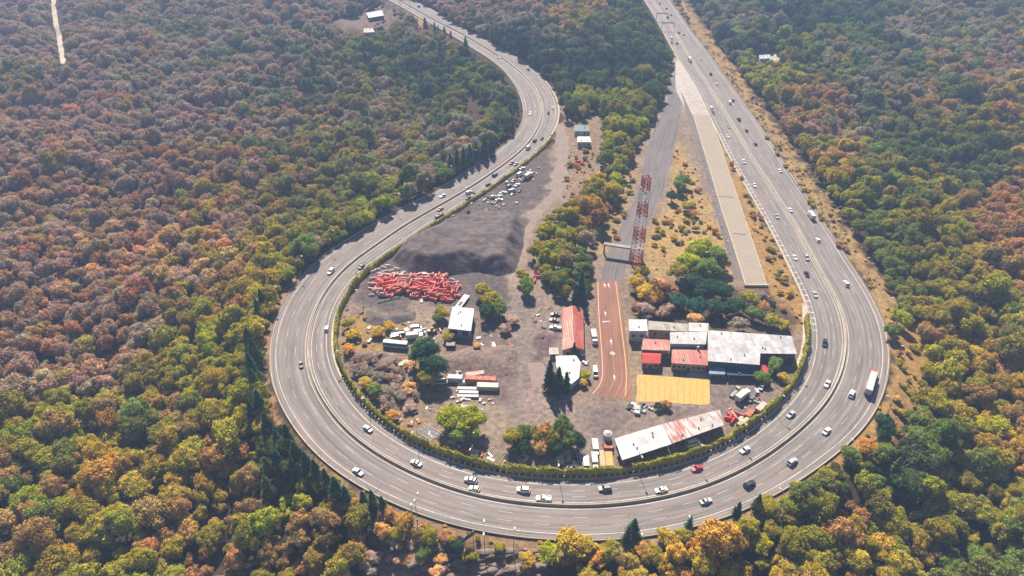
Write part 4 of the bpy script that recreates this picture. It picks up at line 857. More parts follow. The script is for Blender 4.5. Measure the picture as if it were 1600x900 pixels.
def truck_proto(name, L_, H, W_=2.4, cab_l=1.9, flat=False):
    root = empty(name); hl = L_ / 2; mb = MB()
    mb.box((hl - cab_l / 2, 0, 1.5), (cab_l, W_ * .92, 1.7), top=(cab_l * .8, W_ * .82)); mb.box((hl - cab_l / 2, 0, .62), (cab_l, W_ * .95, .35)); mb.obj('cab', M_PAINT, root)
    g = MB(); g.box((hl - .16, 0, 1.75), (.24, W_ * .78, .6)); g.obj('windscreen', M_GLASS, root)
    mb = MB(); bl = L_ - cab_l - .25
    if flat:
        mb.box((-hl + bl / 2, 0, 1.1), (bl, W_, .2))
        for sy in (-1, 1): mb.box((-hl + bl / 2, sy * (W_ / 2 - .05), 1.45), (bl, .08, .5))
    else: mb.box((-hl + bl / 2, 0, (H + .95) / 2), (bl, W_, H - .95))
    mb.obj('cargo_box' if not flat else 'cargo_bed', M_WHITE if not flat else M_STEEL, root)
    mb = MB(); mb.box((-.1, 0, .8), (L_ - .6, 1.0, .25)); mb.obj('chassis', M_DARK, root)
    n = 2 if L_ < 9 else 3
    for k in range(n):
        x = hl - 1.0 if k == 0 else -hl + 1.2 + (k - 1) * 1.25
        for sy in (-1, 1): wheel_at(root, x, sy * (W_ / 2 - .15), .48, .3)
    register(root); return root
PROTO = {'sedan': car_proto('sedan_car', 4.5, 1.8, 1.45, 'sedan'), 'hatch': car_proto('hatchback_car', 3.9, 1.72, 1.5, 'hatch'), 'suv': car_proto('suv_car', 4.7, 1.9, 1.8, 'hatch'),
 'van': car_proto('van', 5.2, 1.95, 2.2, 'van'), 'pickup': car_proto('pickup_truck', 5.3, 1.9, 1.75, 'pickup'), 'truck': truck_proto('box_truck', 7.5, 3.2), 'flat': truck_proto('flatbed_truck', 8.0, 3.0, flat=True)}
for p in PROTO.values(): park(p)
CC = {'white': (.75, .74, .72), 'silver': (.42, .43, .45), 'grey': (.16, .17, .18), 'black': (.015, .015, .02), 'blue': (.03, .08, .22), 'red': (.42, .02, .03), 'dark': (.03, .035, .045), 'tan': (.42, .34, .24), 'teal': (.05, .25, .26), 'yellow': (.7, .45, .05)}
KN = {'sedan': 'sedan', 'hatch': 'hatchback', 'suv': 'tall car', 'van': 'van', 'pickup': 'pickup', 'truck': 'box truck', 'flat': 'flatbed truck'}
CN = {'dark': 'dark navy'}
def vehicle(kind, color, x, y, rz, label, group=None, scale=1.0, z=.06):
    v = copy_tree(PROTO[kind], (x, y, z), rz, label, group, CC[color], (scale,) * 3, cat={'truck': 'truck', 'flat': 'truck', 'van': 'van', 'pickup': 'pickup'}.get(kind, 'car')); return v
ROADCARS = [(1040,2,'white','sedan'),(1041,13,'dark','hatch'),(1043,27,'black','suv'),(1048,23,'grey','sedan'),(1061,51,'dark','sedan'),(1068,53,'white','hatch'),(1049,60,'white','van'),(1050,67,'grey','sedan'),(1058,68,'black','sedan'),
 (1095,92,'white','sedan'),(1110,115,'black','suv'),(1119,130,'white','sedan'),(1140,161,'white','van'),(1145,156,'dark','hatch'),(1112,171,'white','van'),(1115,177,'grey','sedan'),(1154,186,'black','pickup'),
 (1139,198,'silver','sedan'),(1166,203,'dark','sedan'),(1137,212,'white','sedan'),(1181,226,'dark','hatch'),(1162,253,'white','suv'),(1219,267,'white','sedan'),(1180,291,'white','hatch'),(1235,328,'white','sedan'),(1213,336,'silver','sedan'),(1267,338,'white','truck'),
 (1278,375,'white','hatch'),(1241,400,'white','sedan'),(1261,404,'silver','suv'),(1260,427,'black','sedan'),(1322,443,'white','suv'),(1274,461,'silver','sedan'),(1289,535,'dark','suv'),
 (1294,597,'white','sedan'),(1330,617,'white','suv'),(1237,646,'silver','sedan'),(1294,671,'white','sedan'),(1165,702,'white','sedan'),(1237,722,'silver','suv'),(1090,731,'red','sedan'),(1174,755,'dark','suv'),(1099,784,'silver','sedan'),(1033,765,'white','sedan'),
 (948,763,'grey','suv'),(561,738,'silver','sedan'),(652,724,'silver','sedan'),(735,750,'silver','suv'),(737,764,'white','hatch'),(817,765,'white','suv'),(852,779,'white','pickup'),(573,668,'silver','sedan'),(470,567,'dark','hatch'),
 (517,424,'white','suv'),(510,515,'white','hatch'),(566,415,'black','sedan'),(687,327,'red','sedan'),(690,336,'black','sedan'),(697,344,'black','hatch'),(733,300,'white','suv'),(735,309,'dark','sedan'),(691,306,'silver','sedan'),(764,290,'black','hatch'),(775,272,'dark','suv'),(800,254,'red','sedan'),
 (824,232,'white','van'),(836,219,'black','suv'),(847,216,'dark','sedan'),(857,176,'black','sedan'),(864,168,'white','sedan'),(828,178,'white','hatch'),(825,108,'dark','sedan'),(782,89,'white','sedan'),(654,10,'black','suv'),(700,40,'silver','sedan'),(1031,5,'grey','sedan'),(1078,95,'white','truck')]
for (a, b, c, kd) in ROADCARS:
    x, y, _ = W(a, b, .7); i = int(np.hypot(med_s[:, 0] - x, med_s[:, 1] - y).argmin()); s = (np.array((x, y)) - med_s[i]) @ nor[i]
    s = max(1.9, min(s, WO[i] - 1.6)) if s > 0 else min(-1.9, max(s, -WI[i] + 1.6)); q = med_s[i] + nor[i] * s; t = -tan[i] if s > 0 else tan[i]
    vehicle(kd, c, q[0], q[1], math.atan2(t[1], t[0]), f"{CN.get(c, c)} {KN[kd]} on the {'outer' if s > 0 else 'inner'} carriageway, {int(np.hypot(*(q - LC)))} m from loop centre at {clock(q[0], q[1])}", 'vehicles on the loop road')
# articulated lorry on the outer carriageway
def semi(px_, py_):
    x, y, _ = W(px_, py_, 1.5); i = int(np.hypot(med_s[:, 0] - x, med_s[:, 1] - y).argmin()); t = -tan[i]; root = empty('articulated_lorry', (x, y, .06), math.atan2(t[1], t[0]), 'long white trailer pulled by a red cab on the outer carriageway', 'truck')
    mb = MB(); mb.box((-2.2, 0, 2.55), (12.5, 2.5, 2.7)); mb.obj('trailer', M_WHITE, root)
    mb = MB(); mb.box((-2.2, 0, 1.05), (12.3, 1.2, .3)); mb.obj('chassis', M_DARK, root)
    mb = MB(); mb.box((5.9, 0, 1.95), (2.2, 2.35, 2.1), top=(1.9, 2.2)); mb.box((7.5, 0, 1.35), (1.3, 1.9, 1.0), top=(1.1, 1.6)); mb.box((6.6, 0, .7), (3.6, 2.2, .4)); mb.obj('cab', surf('red_cab_paint', (.55, .12, .1), .4), root)
    mb = MB(); mb.box((6.98, 0, 2.2), (.2, 2.0, .7)); mb.obj('windscreen', M_GLASS, root)
    for wx_ in (-7.2, -6.0, 3.9, 5.1, 7.4):
        for sy in (-1, 1): wheel_at(root, wx_, sy * 1.05, .5, .35)
semi(1361, 596)

# parked vehicles in the yard: pixel, kind, colour, heading (degrees), label
def P_(kd, c, a, b, hd, label, group=None, scale=1.0, zz=1.0):
    x, y, _ = W(a, b, zz); return vehicle(kd, c, x, y, R(hd), label, group, scale, z=.02)
P_('truck', 'white', 928, 528, -88, 'white box truck parked beside the long red-roofed house')
P_('van', 'white', 930, 581, -90, 'white van parked on the red road below the box truck', scale=1.1)
P_('pickup', 'white', 868, 511, 170, 'white pickup parked by the west wall of the red-roofed house')
P_('sedan', 'grey', 866, 499, 170, 'grey car in the shade beside the white pickup')
P_('sedan', 'black', 868, 490, 175, 'black car under the trees above the white pickup')
P_('sedan', 'white', 910, 549, -90, 'white sedan squeezed behind the red-roofed house near the road')
P_('suv', 'silver', 910, 499, -90, 'silver car against the east side of the red-roofed house')
P_('truck', 'white', 930, 702, -90, 'white truck with dark windscreen parked by the hedge, north of its pair', scale=.95)
P_('truck', 'white', 929, 722, -90, 'white truck next to the hedge at the bottom of the yard', scale=.9)
P_('van', 'white', 915, 722, 90, 'long pale van standing beside the two white trucks by the hedge', scale=1.3)
P_('truck', 'white', 1160, 619, 40, 'white box truck parked in the scrap yard east of the yellow court', scale=1.05)
P_('flat', 'tan', 1148, 612, 45, 'tan flatbed parked close against the white box truck', scale=.8)
P_('hatch', 'blue', 1025, 695, 20, 'blue car parked under the south edge of the long rusty shed')
P_('van', 'white', 1083, 692, 20, 'white van parked below the long rusty shed', scale=1.1)
P_('sedan', 'silver', 985, 714, 15, 'silver car below the white end of the long shed')
for k, (a, b, c, kd, hd) in enumerate([(1190,603,'silver','sedan',60),(1198,596,'grey','hatch',40),(1183,611,'silver','hatch',80),(1208,588,'dark','sedan',30),(1174,622,'grey','sedan',50),(1192,590,'white','sedan',110)]):
    P_(kd, c, a, b, hd, f"scrapped {CN.get(c, c)} {KN[kd]} in the cluster of wrecks, number {k + 1} counted from the white box truck outward" if False else f"scrapped {CN.get(c, c)} {KN[kd]} in the cluster of wrecks below the red truck", 'scrapped cars east of the sheds')
for k, (a, b, c, kd, hd) in enumerate([(650,512,'white','van',10),(655,519,'silver','van',8),(648,526,'white','truck',8),(625,520,'silver','flat',15),(618,527,'tan','van',20),(690,596,'silver','van',0)]):
    P_(kd, c, a, b, hd, [f'white van in the row of wrecks, topmost', 'silver van between two white wrecks', 'white box truck lowest in the row beside the teal bus', 'silver flatbed wreck just above the teal bus', 'tan van wreck behind the teal bus', 'pale van standing beyond the tall dark tree'][k], 'old vans and trucks near the teal bus')
for k, (a, b, c, kd, hd) in enumerate([(806,255,'silver','sedan',60),(816,262,'white','sedan',40),(824,268,'grey','hatch',50),(812,272,'white','van',55),(802,281,'silver','sedan',70),(795,290,'grey','suv',60),(808,288,'white','sedan',50),(818,280,'dark','sedan',45),(800,298,'silver','van',30),(786,300,'white','sedan',20),(792,284,'silver','hatch',80),(826,275,'white','truck',55),(803,266,'dark','hatch',55),(780,311,'white','sedan',10),(771,307,'silver','suv',30),(812,296,'dark','sedan',75)]):
    p = W(a, b); P_(kd, c, a, b, hd, f"scrapped {CN.get(c, c)} {KN[kd]} on dark gravel by the hedge, {int(p[1] - 265)} m north of loop centre", 'scrapped cars on the dark gravel')

# ================================================================== BUILDINGS
def roof_corners(P, z): return [W(a, b, z)[:2] for a, b in P]
def inset(poly, d):
    c = np.mean(poly, 0); out = []
    for p in poly: v = np.array(p) - c; L = np.hypot(*v); out.append(tuple(c + v * max(.2, (L - d * 1.4) / L)))
    return out
def wall_openings(root, poly, z0, z1, n_by_edge, mat, door_edge=None, w=1.3, h=1.3, name='window'):
    """framed windows set 3 cm proud on chosen walls"""
    for e, n in n_by_edge.items():
        a = Vector((*poly[e], 0)); b = Vector((*poly[(e + 1) % len(poly)], 0)); d = (b - a); L_ = d.length; d.normalize(); c = Vector((*np.mean(poly, 0), 0)); nrm = Vector((d.y, -d.x, 0))
        if (a - c).dot(nrm) < 0: nrm = -nrm
        for k in range(n):
            m = a + d * (L_ * (k + .5) / n); isd = door_edge == e and k == n // 2; ww, hh, zc = (1.1, 2.1, z0 + 1.07) if isd else (w, h, (z0 + z1) / 2 + .15)
            T_ = Matrix.Translation(m + nrm * .03 - Vector(root.location) + Vector((0, 0, zc))) @ Matrix.Rotation(math.atan2(d.y, d.x), 4, 'Z')
            mb = MB(); mb.box((0, 0, 0), (ww + .2, .1, hh + .2), 0, T_); fr = mb.obj('door' if isd else name, M_CREAM if mat != M_BLUE else M_STEEL, root)
            mb = MB(); mb.box((0, 0, 0), (ww, .14, hh), 0, T_); mb.obj('pane' if not isd else 'panel', mat, fr)
def flat_building(name, P, h, roofmat, wallmat, label, cat='building', edges=None, over=.4, thick=.22, door=None, slope=0.0, wmat=None, ww=1.3, wh=1.3, parapet=False, open_=False, span=5.0):
    """P: roof corners in the picture, clockwise from the far west corner"""
    poly = roof_corners(P, h); c = np.mean(poly, 0); root = empty(name, (c[0], c[1], 0), 0, label, cat); lp = [(p[0] - c[0], p[1] - c[1]) for p in poly]
    if not open_:
        ip = inset(lp, over); mb = MB(); mb.prism(ip, 0, h - thick - .003); mb.obj('wall', wallmat, root)
    else:
        ip = inset(lp, .8)
        for e in range(len(ip)):
            a, b = np.array(ip[e]), np.array(ip[(e + 1) % len(ip)]); n = max(1, int(np.hypot(*(b - a)) / span))
            for k in range(n):
                q = a + (b - a) * k / n; mb = MB(); mb.tube((q[0], q[1], 0), (q[0], q[1], h - thick), .14, 6); mb.obj('column', M_STEEL, root)
        far = 0; a, b = np.array(ip[0]), np.array(ip[1]); mb = MB(); t = (b - a) / np.hypot(*(b - a)); mb.box(((a[0] + b[0]) / 2, (a[1] + b[1]) / 2, (h - thick) / 2 - .01), (np.hypot(*(b - a)) - .4, .15, h - thick - .02), 0, None)
        # back wall turned with the shed
        mb2 = MB(); nn = np.array((-t[1], t[0])) * .08; mb2.prism([tuple(a + nn), tuple(b + nn), tuple(b - nn), tuple(a - nn)], 0, h - thick - .003); mb2.obj('wall', wallmat, root)
    mb = MB(); n = len(lp); mb.prism(lp, h - thick, h); rf = mb.obj('roof', roofmat, root)
    A_ = abs(sum(lp[i][0] * lp[(i + 1) % n][1] - lp[(i + 1) % n][0] * lp[i][1] for i in range(n))) / 2
    for k in range(int(min(6, A_ / 45))):
        for _ in range(20):
            vx_, vy_ = rng.uniform(min(p[0] for p in lp), max(p[0] for p in lp)), rng.uniform(min(p[1] for p in lp), max(p[1] for p in lp)); ok_ = in_poly(np.array([vx_]), np.array([vy_]), inset(lp, 2.0))[0]
            if ok_: break
        if ok_: mb = MB(); mb.tube((vx_, vy_, h), (vx_, vy_, h + .5), .22, 7); mb.tube((vx_, vy_, h + .5), (vx_, vy_, h + .7), .4, 7, 0, .1); mb.obj('roof_vent', M_STEEL, rf)
    if edges:
        q = [(p[0] + c[0], p[1] + c[1]) for p in ip]; wall_openings(root, q, 0, h - thick, edges, wmat or M_GLASS, door, ww, wh)
    return root, lp, c
def gable(name, P, h, hr, roofmat, wallmat, label, edges=None, axis=1, door=None, cat='house'):
    """P: eave corners (far west, far east, near east, near west); ridge runs away from the camera (axis 1) or across (axis 0)"""
    poly = roof_corners(P, h); c = np.mean(poly, 0); root = empty(name, (c[0], c[1], 0), 0, label, cat); lp = [np.array((p[0] - c[0], p[1] - c[1])) for p in poly]
    ip = inset([tuple(p) for p in lp], .5); mb = MB(); mb.prism(ip, 0, h - .15); mb.obj('wall', wallmat, root)
    if axis == 1: A, B = (lp[0] + lp[1]) / 2, (lp[3] + lp[2]) / 2; sides_ = [(lp[3], lp[0], A, B), (lp[1], lp[2], B, A)]; ends = [(lp[0], lp[1], A), (lp[2], lp[3], B)]
    else: A, B = (lp[0] + lp[3]) / 2, (lp[1] + lp[2]) / 2; sides_ = [(lp[0], lp[1], B, A), (lp[2], lp[3], A, B)]; ends = [(lp[3], lp[0], A), (lp[1], lp[2], B)]
    mb = MB()
    for a, b, r1, r2 in sides_:
        v = [(a[0], a[1], h), (b[0], b[1], h), (r1[0], r1[1], hr), (r2[0], r2[1], hr)]; lo = [(p[0], p[1], p[2] - .16) for p in v]
        mb.add(v + lo, [(0, 1, 2, 3), (7, 6, 5, 4), (0, 4, 5, 1), (1, 5, 6, 2), (3, 2, 6, 7), (0, 3, 7, 4)])
    mb.obj('roof', roofmat, root)
    mb = MB()
    for a, b, r1 in ends:
        k = .93; mb.add([(a[0] * k, a[1] * k, h - .15), (b[0] * k, b[1] * k, h - .15), (r1[0] * k, r1[1] * k, hr - .25)], [(0, 1, 2), (2, 1, 0)][:1])
    mb.obj('gable_end', wallmat, root)
    if edges: wall_openings(root, [(p[0] + c[0], p[1] + c[1]) for p in ip], 0, h - .15, edges, M_GLASS, door)
    return root
# long red-roofed house beside the red road
gable('red_roof_house', [(879,482),(911,481),(913,546),(879,547)], 3.6, 5.2, M_RED, M_WALLT, 'long house with a red ridged roof beside the red road', {0: 2, 1: 7, 2: 2, 3: 7}, door=2)
flat_building('white_roof_shed', [(868,556),(900,555),(907,566),(905,590),(893,600),(882,592),(870,575)], 3.6, M_ROOFW, M_WALLW, 'small shed with a rounded white roof behind the tall cypresses', 'shed', {4: 1, 5: 1})
flat_building('garden_hut', [(858,543),(872,543),(873,553),(858,554)], 2.6, M_ROOFT, M_WALLT, 'tan flat-roofed hut at the corner of the yard below the parked pickup', 'hut', {2: 1})
# complex east of the red road
flat_building('white_block', [(982,499),(1011,499),(1012,517),(983,517)], 6.5, M_ROOFW, M_WALLW, 'tall white block at the west end of the sheds beside the red road', 'building', {2: 2, 3: 2}, ww=1.6)
flat_building('store_shed', [(1013,501),(1075,506),(1074,518),(1013,515)], 5.0, M_ROOFT, M_WALLT, 'low tan-roofed store between the white block and the pale sheds', 'shed', {2: 3})
flat_building('pale_annexe', [(1076,504),(1107,505),(1107,518),(1076,517)], 5.0, M_ROOFW, M_WALLW, 'small pale-roofed annexe against the back of the sheds', 'annexe', {0: 2})
flat_building('white_roof_hall', [(1047,519),(1105,518),(1103,538),(1047,537)], 6.0, corr_mat('white_corrugated', (.60, .60, .61), (.42, .36, .33), 0, .5), M_WALLW, 'rectangular hall with a clean white roof behind the red roof', 'hall', {2: 5})
flat_building('grey_roof_workshop', [(1106,516),(1237,525),(1245,553),(1188,552),(1187,570),(1106,564)], 6.2, corr_mat('grey_corrugated', (.60, .59, .62), (.44, .42, .42), 0, .6), surf('dark_workshop_wall', (.07, .08, .1), .8), 'large L-shaped workshop with a pale grey corrugated roof', 'workshop', {2: 4, 4: 5}, wmat=M_BLUE, ww=3.0, wh=3.0)  # one dark colour on the workshop's closed outer walls
flat_building('blue_bay', [(1108,573),(1134,574),(1133,585),(1108,584)], 3.2, surf('blue_sheet_roof', (.22, .30, .42), .5, .15), M_BLUE, 'low bay with a blue-grey roof under the front of the workshop', 'annexe', {2: 3})
flat_building('glass_canopy', [(1136,574),(1182,577),(1181,587),(1136,586)], 3.0, surf('dark_blue_canopy', (.03, .09, .19), .35, .2), M_BLUE, 'dark blue canopy along the front of the grey workshop', 'canopy', None, open_=True, span=6)
flat_building('small_red_roof_office', [(1005,529),(1046,531),(1047,548),(1002,546)], 5.2, M_RED, M_WALLT, 'upper red flat roof behind the brighter small red office', 'office', {3: 2})
gable('red_porch_office', [(1004,547),(1033,548),(1032,568),(1002,567)], 3.6, 4.6, surf('bright_red_roof', (.62, .06, .05), .6, .12), M_WALLT, 'small bright red ridged roof office at the corner by the red road', {2: 3, 3: 2}, axis=0, door=2)
flat_building('red_roof_store', [(1050,543),(1106,547),(1106,571),(1049,567)], 4.2, M_RED, M_WALLT, 'wide red-tiled store between the office and the grey workshop', 'store', {2: 7}, door=2)
mb = MB(); x, y, _ = W(1090, 546, 4.2); mb.tube((x, y, 4.2), (x, y, 5.8), .45, 10); tag(mb.obj('water_tank', M_WHITE), 'white water tank standing on the red-tiled store roof', 'water tank')
# long open shed along the hedge, clean at one end and rusty at the other
r_, lp_, c_ = flat_building('rusty_shed', [(1036,662),(1125,640),(1131,664),(1050,693)], 5.0, None or corr_mat('rusty_corrugated', (.60, .54, .52), (.46, .10, .05), R(-19), .95), M_WALLT, 'rust-streaked half of the long open shed beside the hedge', 'shed', open_=True)
flat_building('white_shed', [(960,685),(1035.5,662.5),(1049.5,693.5),(972,719)], 5.05, corr_mat('clean_corrugated', (.62, .61, .63), (.48, .43, .40), R(-19), .25), M_WALLW, 'clean white half of the long open shed beside the hedge', 'shed', open_=True)
# white house among the trees west of the dirt track
flat_building('white_hall', [(707,479),(741,482),(736,517),(700,513)], 5.0, corr_mat('cream_corrugated', (.44, .43, .42), (.34, .31, .28), 0, .5), surf('pale_blue_wall', (.35, .40, .50), .7), 'white-roofed shed with blue doors south of the red heap', 'shed', {2: 2, 1: 3}, wmat=M_BLUE, ww=2.6, wh=2.6, door=None)
def bridge_sheet():
    root = empty('flatbed_trailer', W(721, 476), R(68), 'narrow white trailer deck parked behind the white-roofed shed', 'trailer'); mb = MB(); mb.box((0, 0, 1.2), (13, 3.0, .3)); mb.obj('deck', M_WHITE, root)
    mb = MB(); mb.box((-1, 0, 1.42), (3.0, 1.4, .12)); mb.obj('hatch', M_DARK, root)
    for x in (-5, -4, 4):
        for sy in (-1, 1): wheel_at(root, x, sy * 1.2, .5)
bridge_sheet()
flat_building('roadside_house', [(902,213),(922,213),(924,222),(902,222)], 4, M_ROOFG, M_WALLW, 'small grey-roofed house by the top of the dirt track', 'house', {2: 3})
flat_building('roadside_cabin', [(897,196),(920,196),(920,205),(897,205)], 3.4, surf('teal_roof', (.12, .2, .22), .6, .2), M_WALLW, 'dark teal-roofed cabin north of the small grey-roofed house', 'cabin', {2: 2})
flat_building('forest_cabin', [(1186,86),(1203,85),(1204,91),(1187,92)], 4, M_ROOFW, M_WALLW, 'tiny pale-roofed cabin in the clearing east of the freeway', 'cabin', {2: 2})
flat_building('far_store', [(568,45),(583,44),(585,50),(569,51)], 5, M_ROOFT, M_WALLT, 'small tan-roofed store in the far clearing', 'store', {2: 2})
flat_building('far_depot', [(572,20),(596,16),(600,24),(576,28)], 5, M_ROOFG, M_DARK, 'grey depot roof in the far clearing near the road', 'depot', {2: 3})

# lattice tower in red and white
def tower(bx, by, H):
    x, y, _ = W(bx, by); root = empty('lattice_tower', (x, y, 0), R(12), 'tall lattice tower painted in red and white bands', 'tower'); nb = 7; b0, b1 = 2.6, 1.5
    for s in range(nb):
        mb = MB(); z0, z1 = H * s / nb, H * (s + 1) / nb; m = 3; tw_ = .22 if s % 2 == 0 else .13
        for j in range(m):
            a0, a1 = z0 + (z1 - z0) * j / m, z0 + (z1 - z0) * (j + 1) / m; r0, r1 = b0 + (b1 - b0) * a0 / H, b0 + (b1 - b0) * a1 / H
            c0 = [(sx * r0, sy * r0, a0) for sx, sy in ((-1, -1), (1, -1), (1, 1), (-1, 1))]; c1 = [(sx * r1, sy * r1, a1) for sx, sy in ((-1, -1), (1, -1), (1, 1), (-1, 1))]
            for k in range(4):
                q = (k + 1) % 4; mb.tube(c0[k], c1[k], tw_, 4, cap=False); mb.tube(c0[k], c1[q], tw_ * .6, 4, cap=False); mb.tube(c0[q], c1[k], tw_ * .6, 4, cap=False); mb.tube(c1[k], c1[q], tw_ * .7, 4, cap=False)
        mb.obj('mast_section', M_TOWR if s % 2 == 0 else M_TOWW, root)
    for k, (z, a) in enumerate(((H * .55, 0), (H * .62, 2), (H * .72, 4), (H * .8, 1), (H * .88, 3), (H * .97, 5))):
        mb = MB(); r0 = b0 + (b1 - b0) * z / H + .3; u = Vector((math.cos(a), math.sin(a), 0)); mb.tube(u * r0 + Vector((0, 0, z)), u * (r0 + .5) + Vector((0, 0, z)), .9, 12, 0, .75); mb.obj('dish_antenna', M_WHITE, root)
tower(993, 412, 50)
# height gantry over the lower road
def gantry():
    a, b = Vector(W(945, 381, 6)), Vector(W(1004, 390, 6)); c = (a + b) / 2; root = empty('gantry', (c.x, c.y, 0), 0, 'grey beam gantry spanning the lower road at the tower', 'gantry'); L_ = (b - a).length
    T_ = Matrix.Rotation(math.atan2((b - a).y, (b - a).x), 4, 'Z'); mb = MB(); mb.box((0, 0, 6), (L_ + 1, 2.4, .8), 0, T_); mb.obj('beam', M_CONC, root)
    for s in (-1, 1): mb = MB(); mb.box((s * L_ / 2, 0, 2.8), (.7, .9, 5.6), 0, T_); mb.obj('post', M_CONC, root)
gantry()
def overhead(i, side, label, h=7.0):
    Wd = WO[i] if side > 0 else WI[i]; c = med_s[i]; root = empty('sign_gantry', (c[0], c[1], 0), math.atan2(nor[i][1] * side, nor[i][0] * side), label, 'gantry')
    mb = MB()
    for dz in (0, .9):
        for dy in (-.4, .4): mb.tube((0, dy, h + dz), (Wd + 1.5, dy, h + dz), .12, 5)
    n = 8
    for k in range(n): x0 = (Wd + 1.5) * k / n; x1 = (Wd + 1.5) * (k + 1) / n; mb.tube((x0, -.4, h), (x1, -.4, h + .9), .07, 4); mb.tube((x0, .4, h + .9), (x1, .4, h), .07, 4)
    mb.obj('truss', M_DARK, root)
    for xx in (0, Wd + 1.2): mb = MB(); mb.tube((xx, 0, 0), (xx, 0, h + .3), .25, 8); mb.obj('post', M_STEEL, root)
    return root
overhead(nearest(1043, 32), -1, 'dark sign truss over the freeway lanes, far end')
overhead(nearest(1060, 48), -1, 'dark sign truss over the freeway, nearer than its pair')
overhead(nearest(640, 10), 1, 'dark truss over the far carriageway beyond the clearing')
# back of a traffic sign outside the bottom bend, double lamp, round mirror
def sign_back(a, b, ang, label, w=5.0, h=2.6, zc=5.0):
    x, y, z = WT(a, b); root = empty('traffic_sign', (x, y, z), ang, label, 'sign'); mb = MB(); mb.box((0, 0, zc), (w, .12, h)); mb.obj('board', surf('sign_back_grey', (.13, .12, .11), .5), root)
    mb = MB(); mb.box((0, .08, zc), (w - .2, .03, h - .2)); mb.obj('face', surf('sign_green', (.01, .16, .08), .4), root)
    for s in (-1, 1): mb = MB(); mb.tube((s * w * .33, -.12, 0), (s * w * .33, -.12, zc + h / 2), .12, 6); mb.obj('post', M_STEEL, root)
sign_back(733, 852, R(40), 'grey back of a slanted traffic sign below the bottom bend')
x, y, z = WT(758, 868); lamp(x, y, z, 15, R(90), 'tall double-arm lamp standing below the bottom bend', None, arms=2)
x, y, z = WT(652, 812); lamp(x, y, z, 11, R(70), 'double-arm lamp on the slope left of the traffic sign' .replace('left', 'west'), None, arms=2)
x, y, _ = W(1082, 808)

# ================================================================== HEAPS AND SCRAP
def mound(name, P, h, mat, label, seed, flat=.0, steep=.5, kind=None, step=1.6, amp=1.0):
    """heap of loose material over a footprint: rises from the rim to an uneven top"""
    Q = Wn(P); x0, y0 = Q.min(0); x1, y1 = Q.max(0); xs = np.arange(x0, x1 + step, step); ys = np.arange(y0, y1 + step, step); X, Y = np.meshgrid(xs, ys, indexing='ij'); q = np.c_[X.ravel(), Y.ravel()]
    d, _ = dist_to(q, np.r_[Q, Q[:1]]); ins = in_poly(q[:, 0], q[:, 1], Q); d = np.where(ins, d, -.6); d = d * (.35 + 1.2 * fbm(q[:, 0] / 13, q[:, 1] / 13, seed, 4))
    z = np.minimum(d * steep, h * (.75 + .5 * fbm(q[:, 0] / 14, q[:, 1] / 14, seed + 3, 3))) + (fbm(q[:, 0] / 3, q[:, 1] / 3, seed + 9, 3) - .5) * amp * np.clip(d / 3, 0, 1); z = np.where(ins, np.maximum(z, .03), -.4)
    nx, ny = len(xs), len(ys); id_ = np.arange(nx * ny).reshape(nx, ny); F = np.stack([id_[:-1, :-1], id_[1:, :-1], id_[1:, 1:], id_[:-1, 1:]], -1).reshape(-1, 4); F = F[ins[F].any(1)]
    c = q[ins].mean(0); me = mesh_np(name, np.c_[q - c, z], [F], [mat]); me.polygons.foreach_set('use_smooth', np.ones(len(F), bool)); o = bpy.data.objects.new(name, me); COL.objects.link(o); o.location = (c[0], c[1], 0); return tag(o, label, 'heap', None, kind)
mound('gravel_heap', [(612,408),(628,382),(690,350),(745,338),(800,340),(820,352),(818,385),(806,425),(780,432),(745,425),(700,432),(640,428)], 8.0, M_GRAV, 'huge flat-topped heap of dark grey gravel inside the hedge', 41, steep=1.15, amp=1.5, step=1.1)
mound('gravel_heap', [(692,556),(730,542),(800,538),(810,550),(806,585),(780,592),(740,580),(700,585),(690,572)], 2.2, M_GRAV2, 'low mauve gravel heap beside the dirt track, below the white-roofed shed', 43, steep=.45, step=1.0, amp=.9)
mound('gravel_heap', [(572,482),(600,492),(650,486),(650,500),(600,512),(570,505)], 1.6, M_GRAV, 'low dark gravel bank below the red heap', 44, steep=.4, step=1.0)
mound('rubble_slope', [(548,548),(600,548),(640,562),(655,600),(640,640),(600,640),(572,600),(552,580)], 1.0, surf('mauve_brush', (.20, .14, .12), .95, .5, 1.2, dirt=(.4, .3, .2), dirt_amt=.6, dirt_scale=.9), 'bare mauve scrub and rubble bank behind the hedge, below the teal bus', 45, steep=.3, step=.8, amp=2.2)
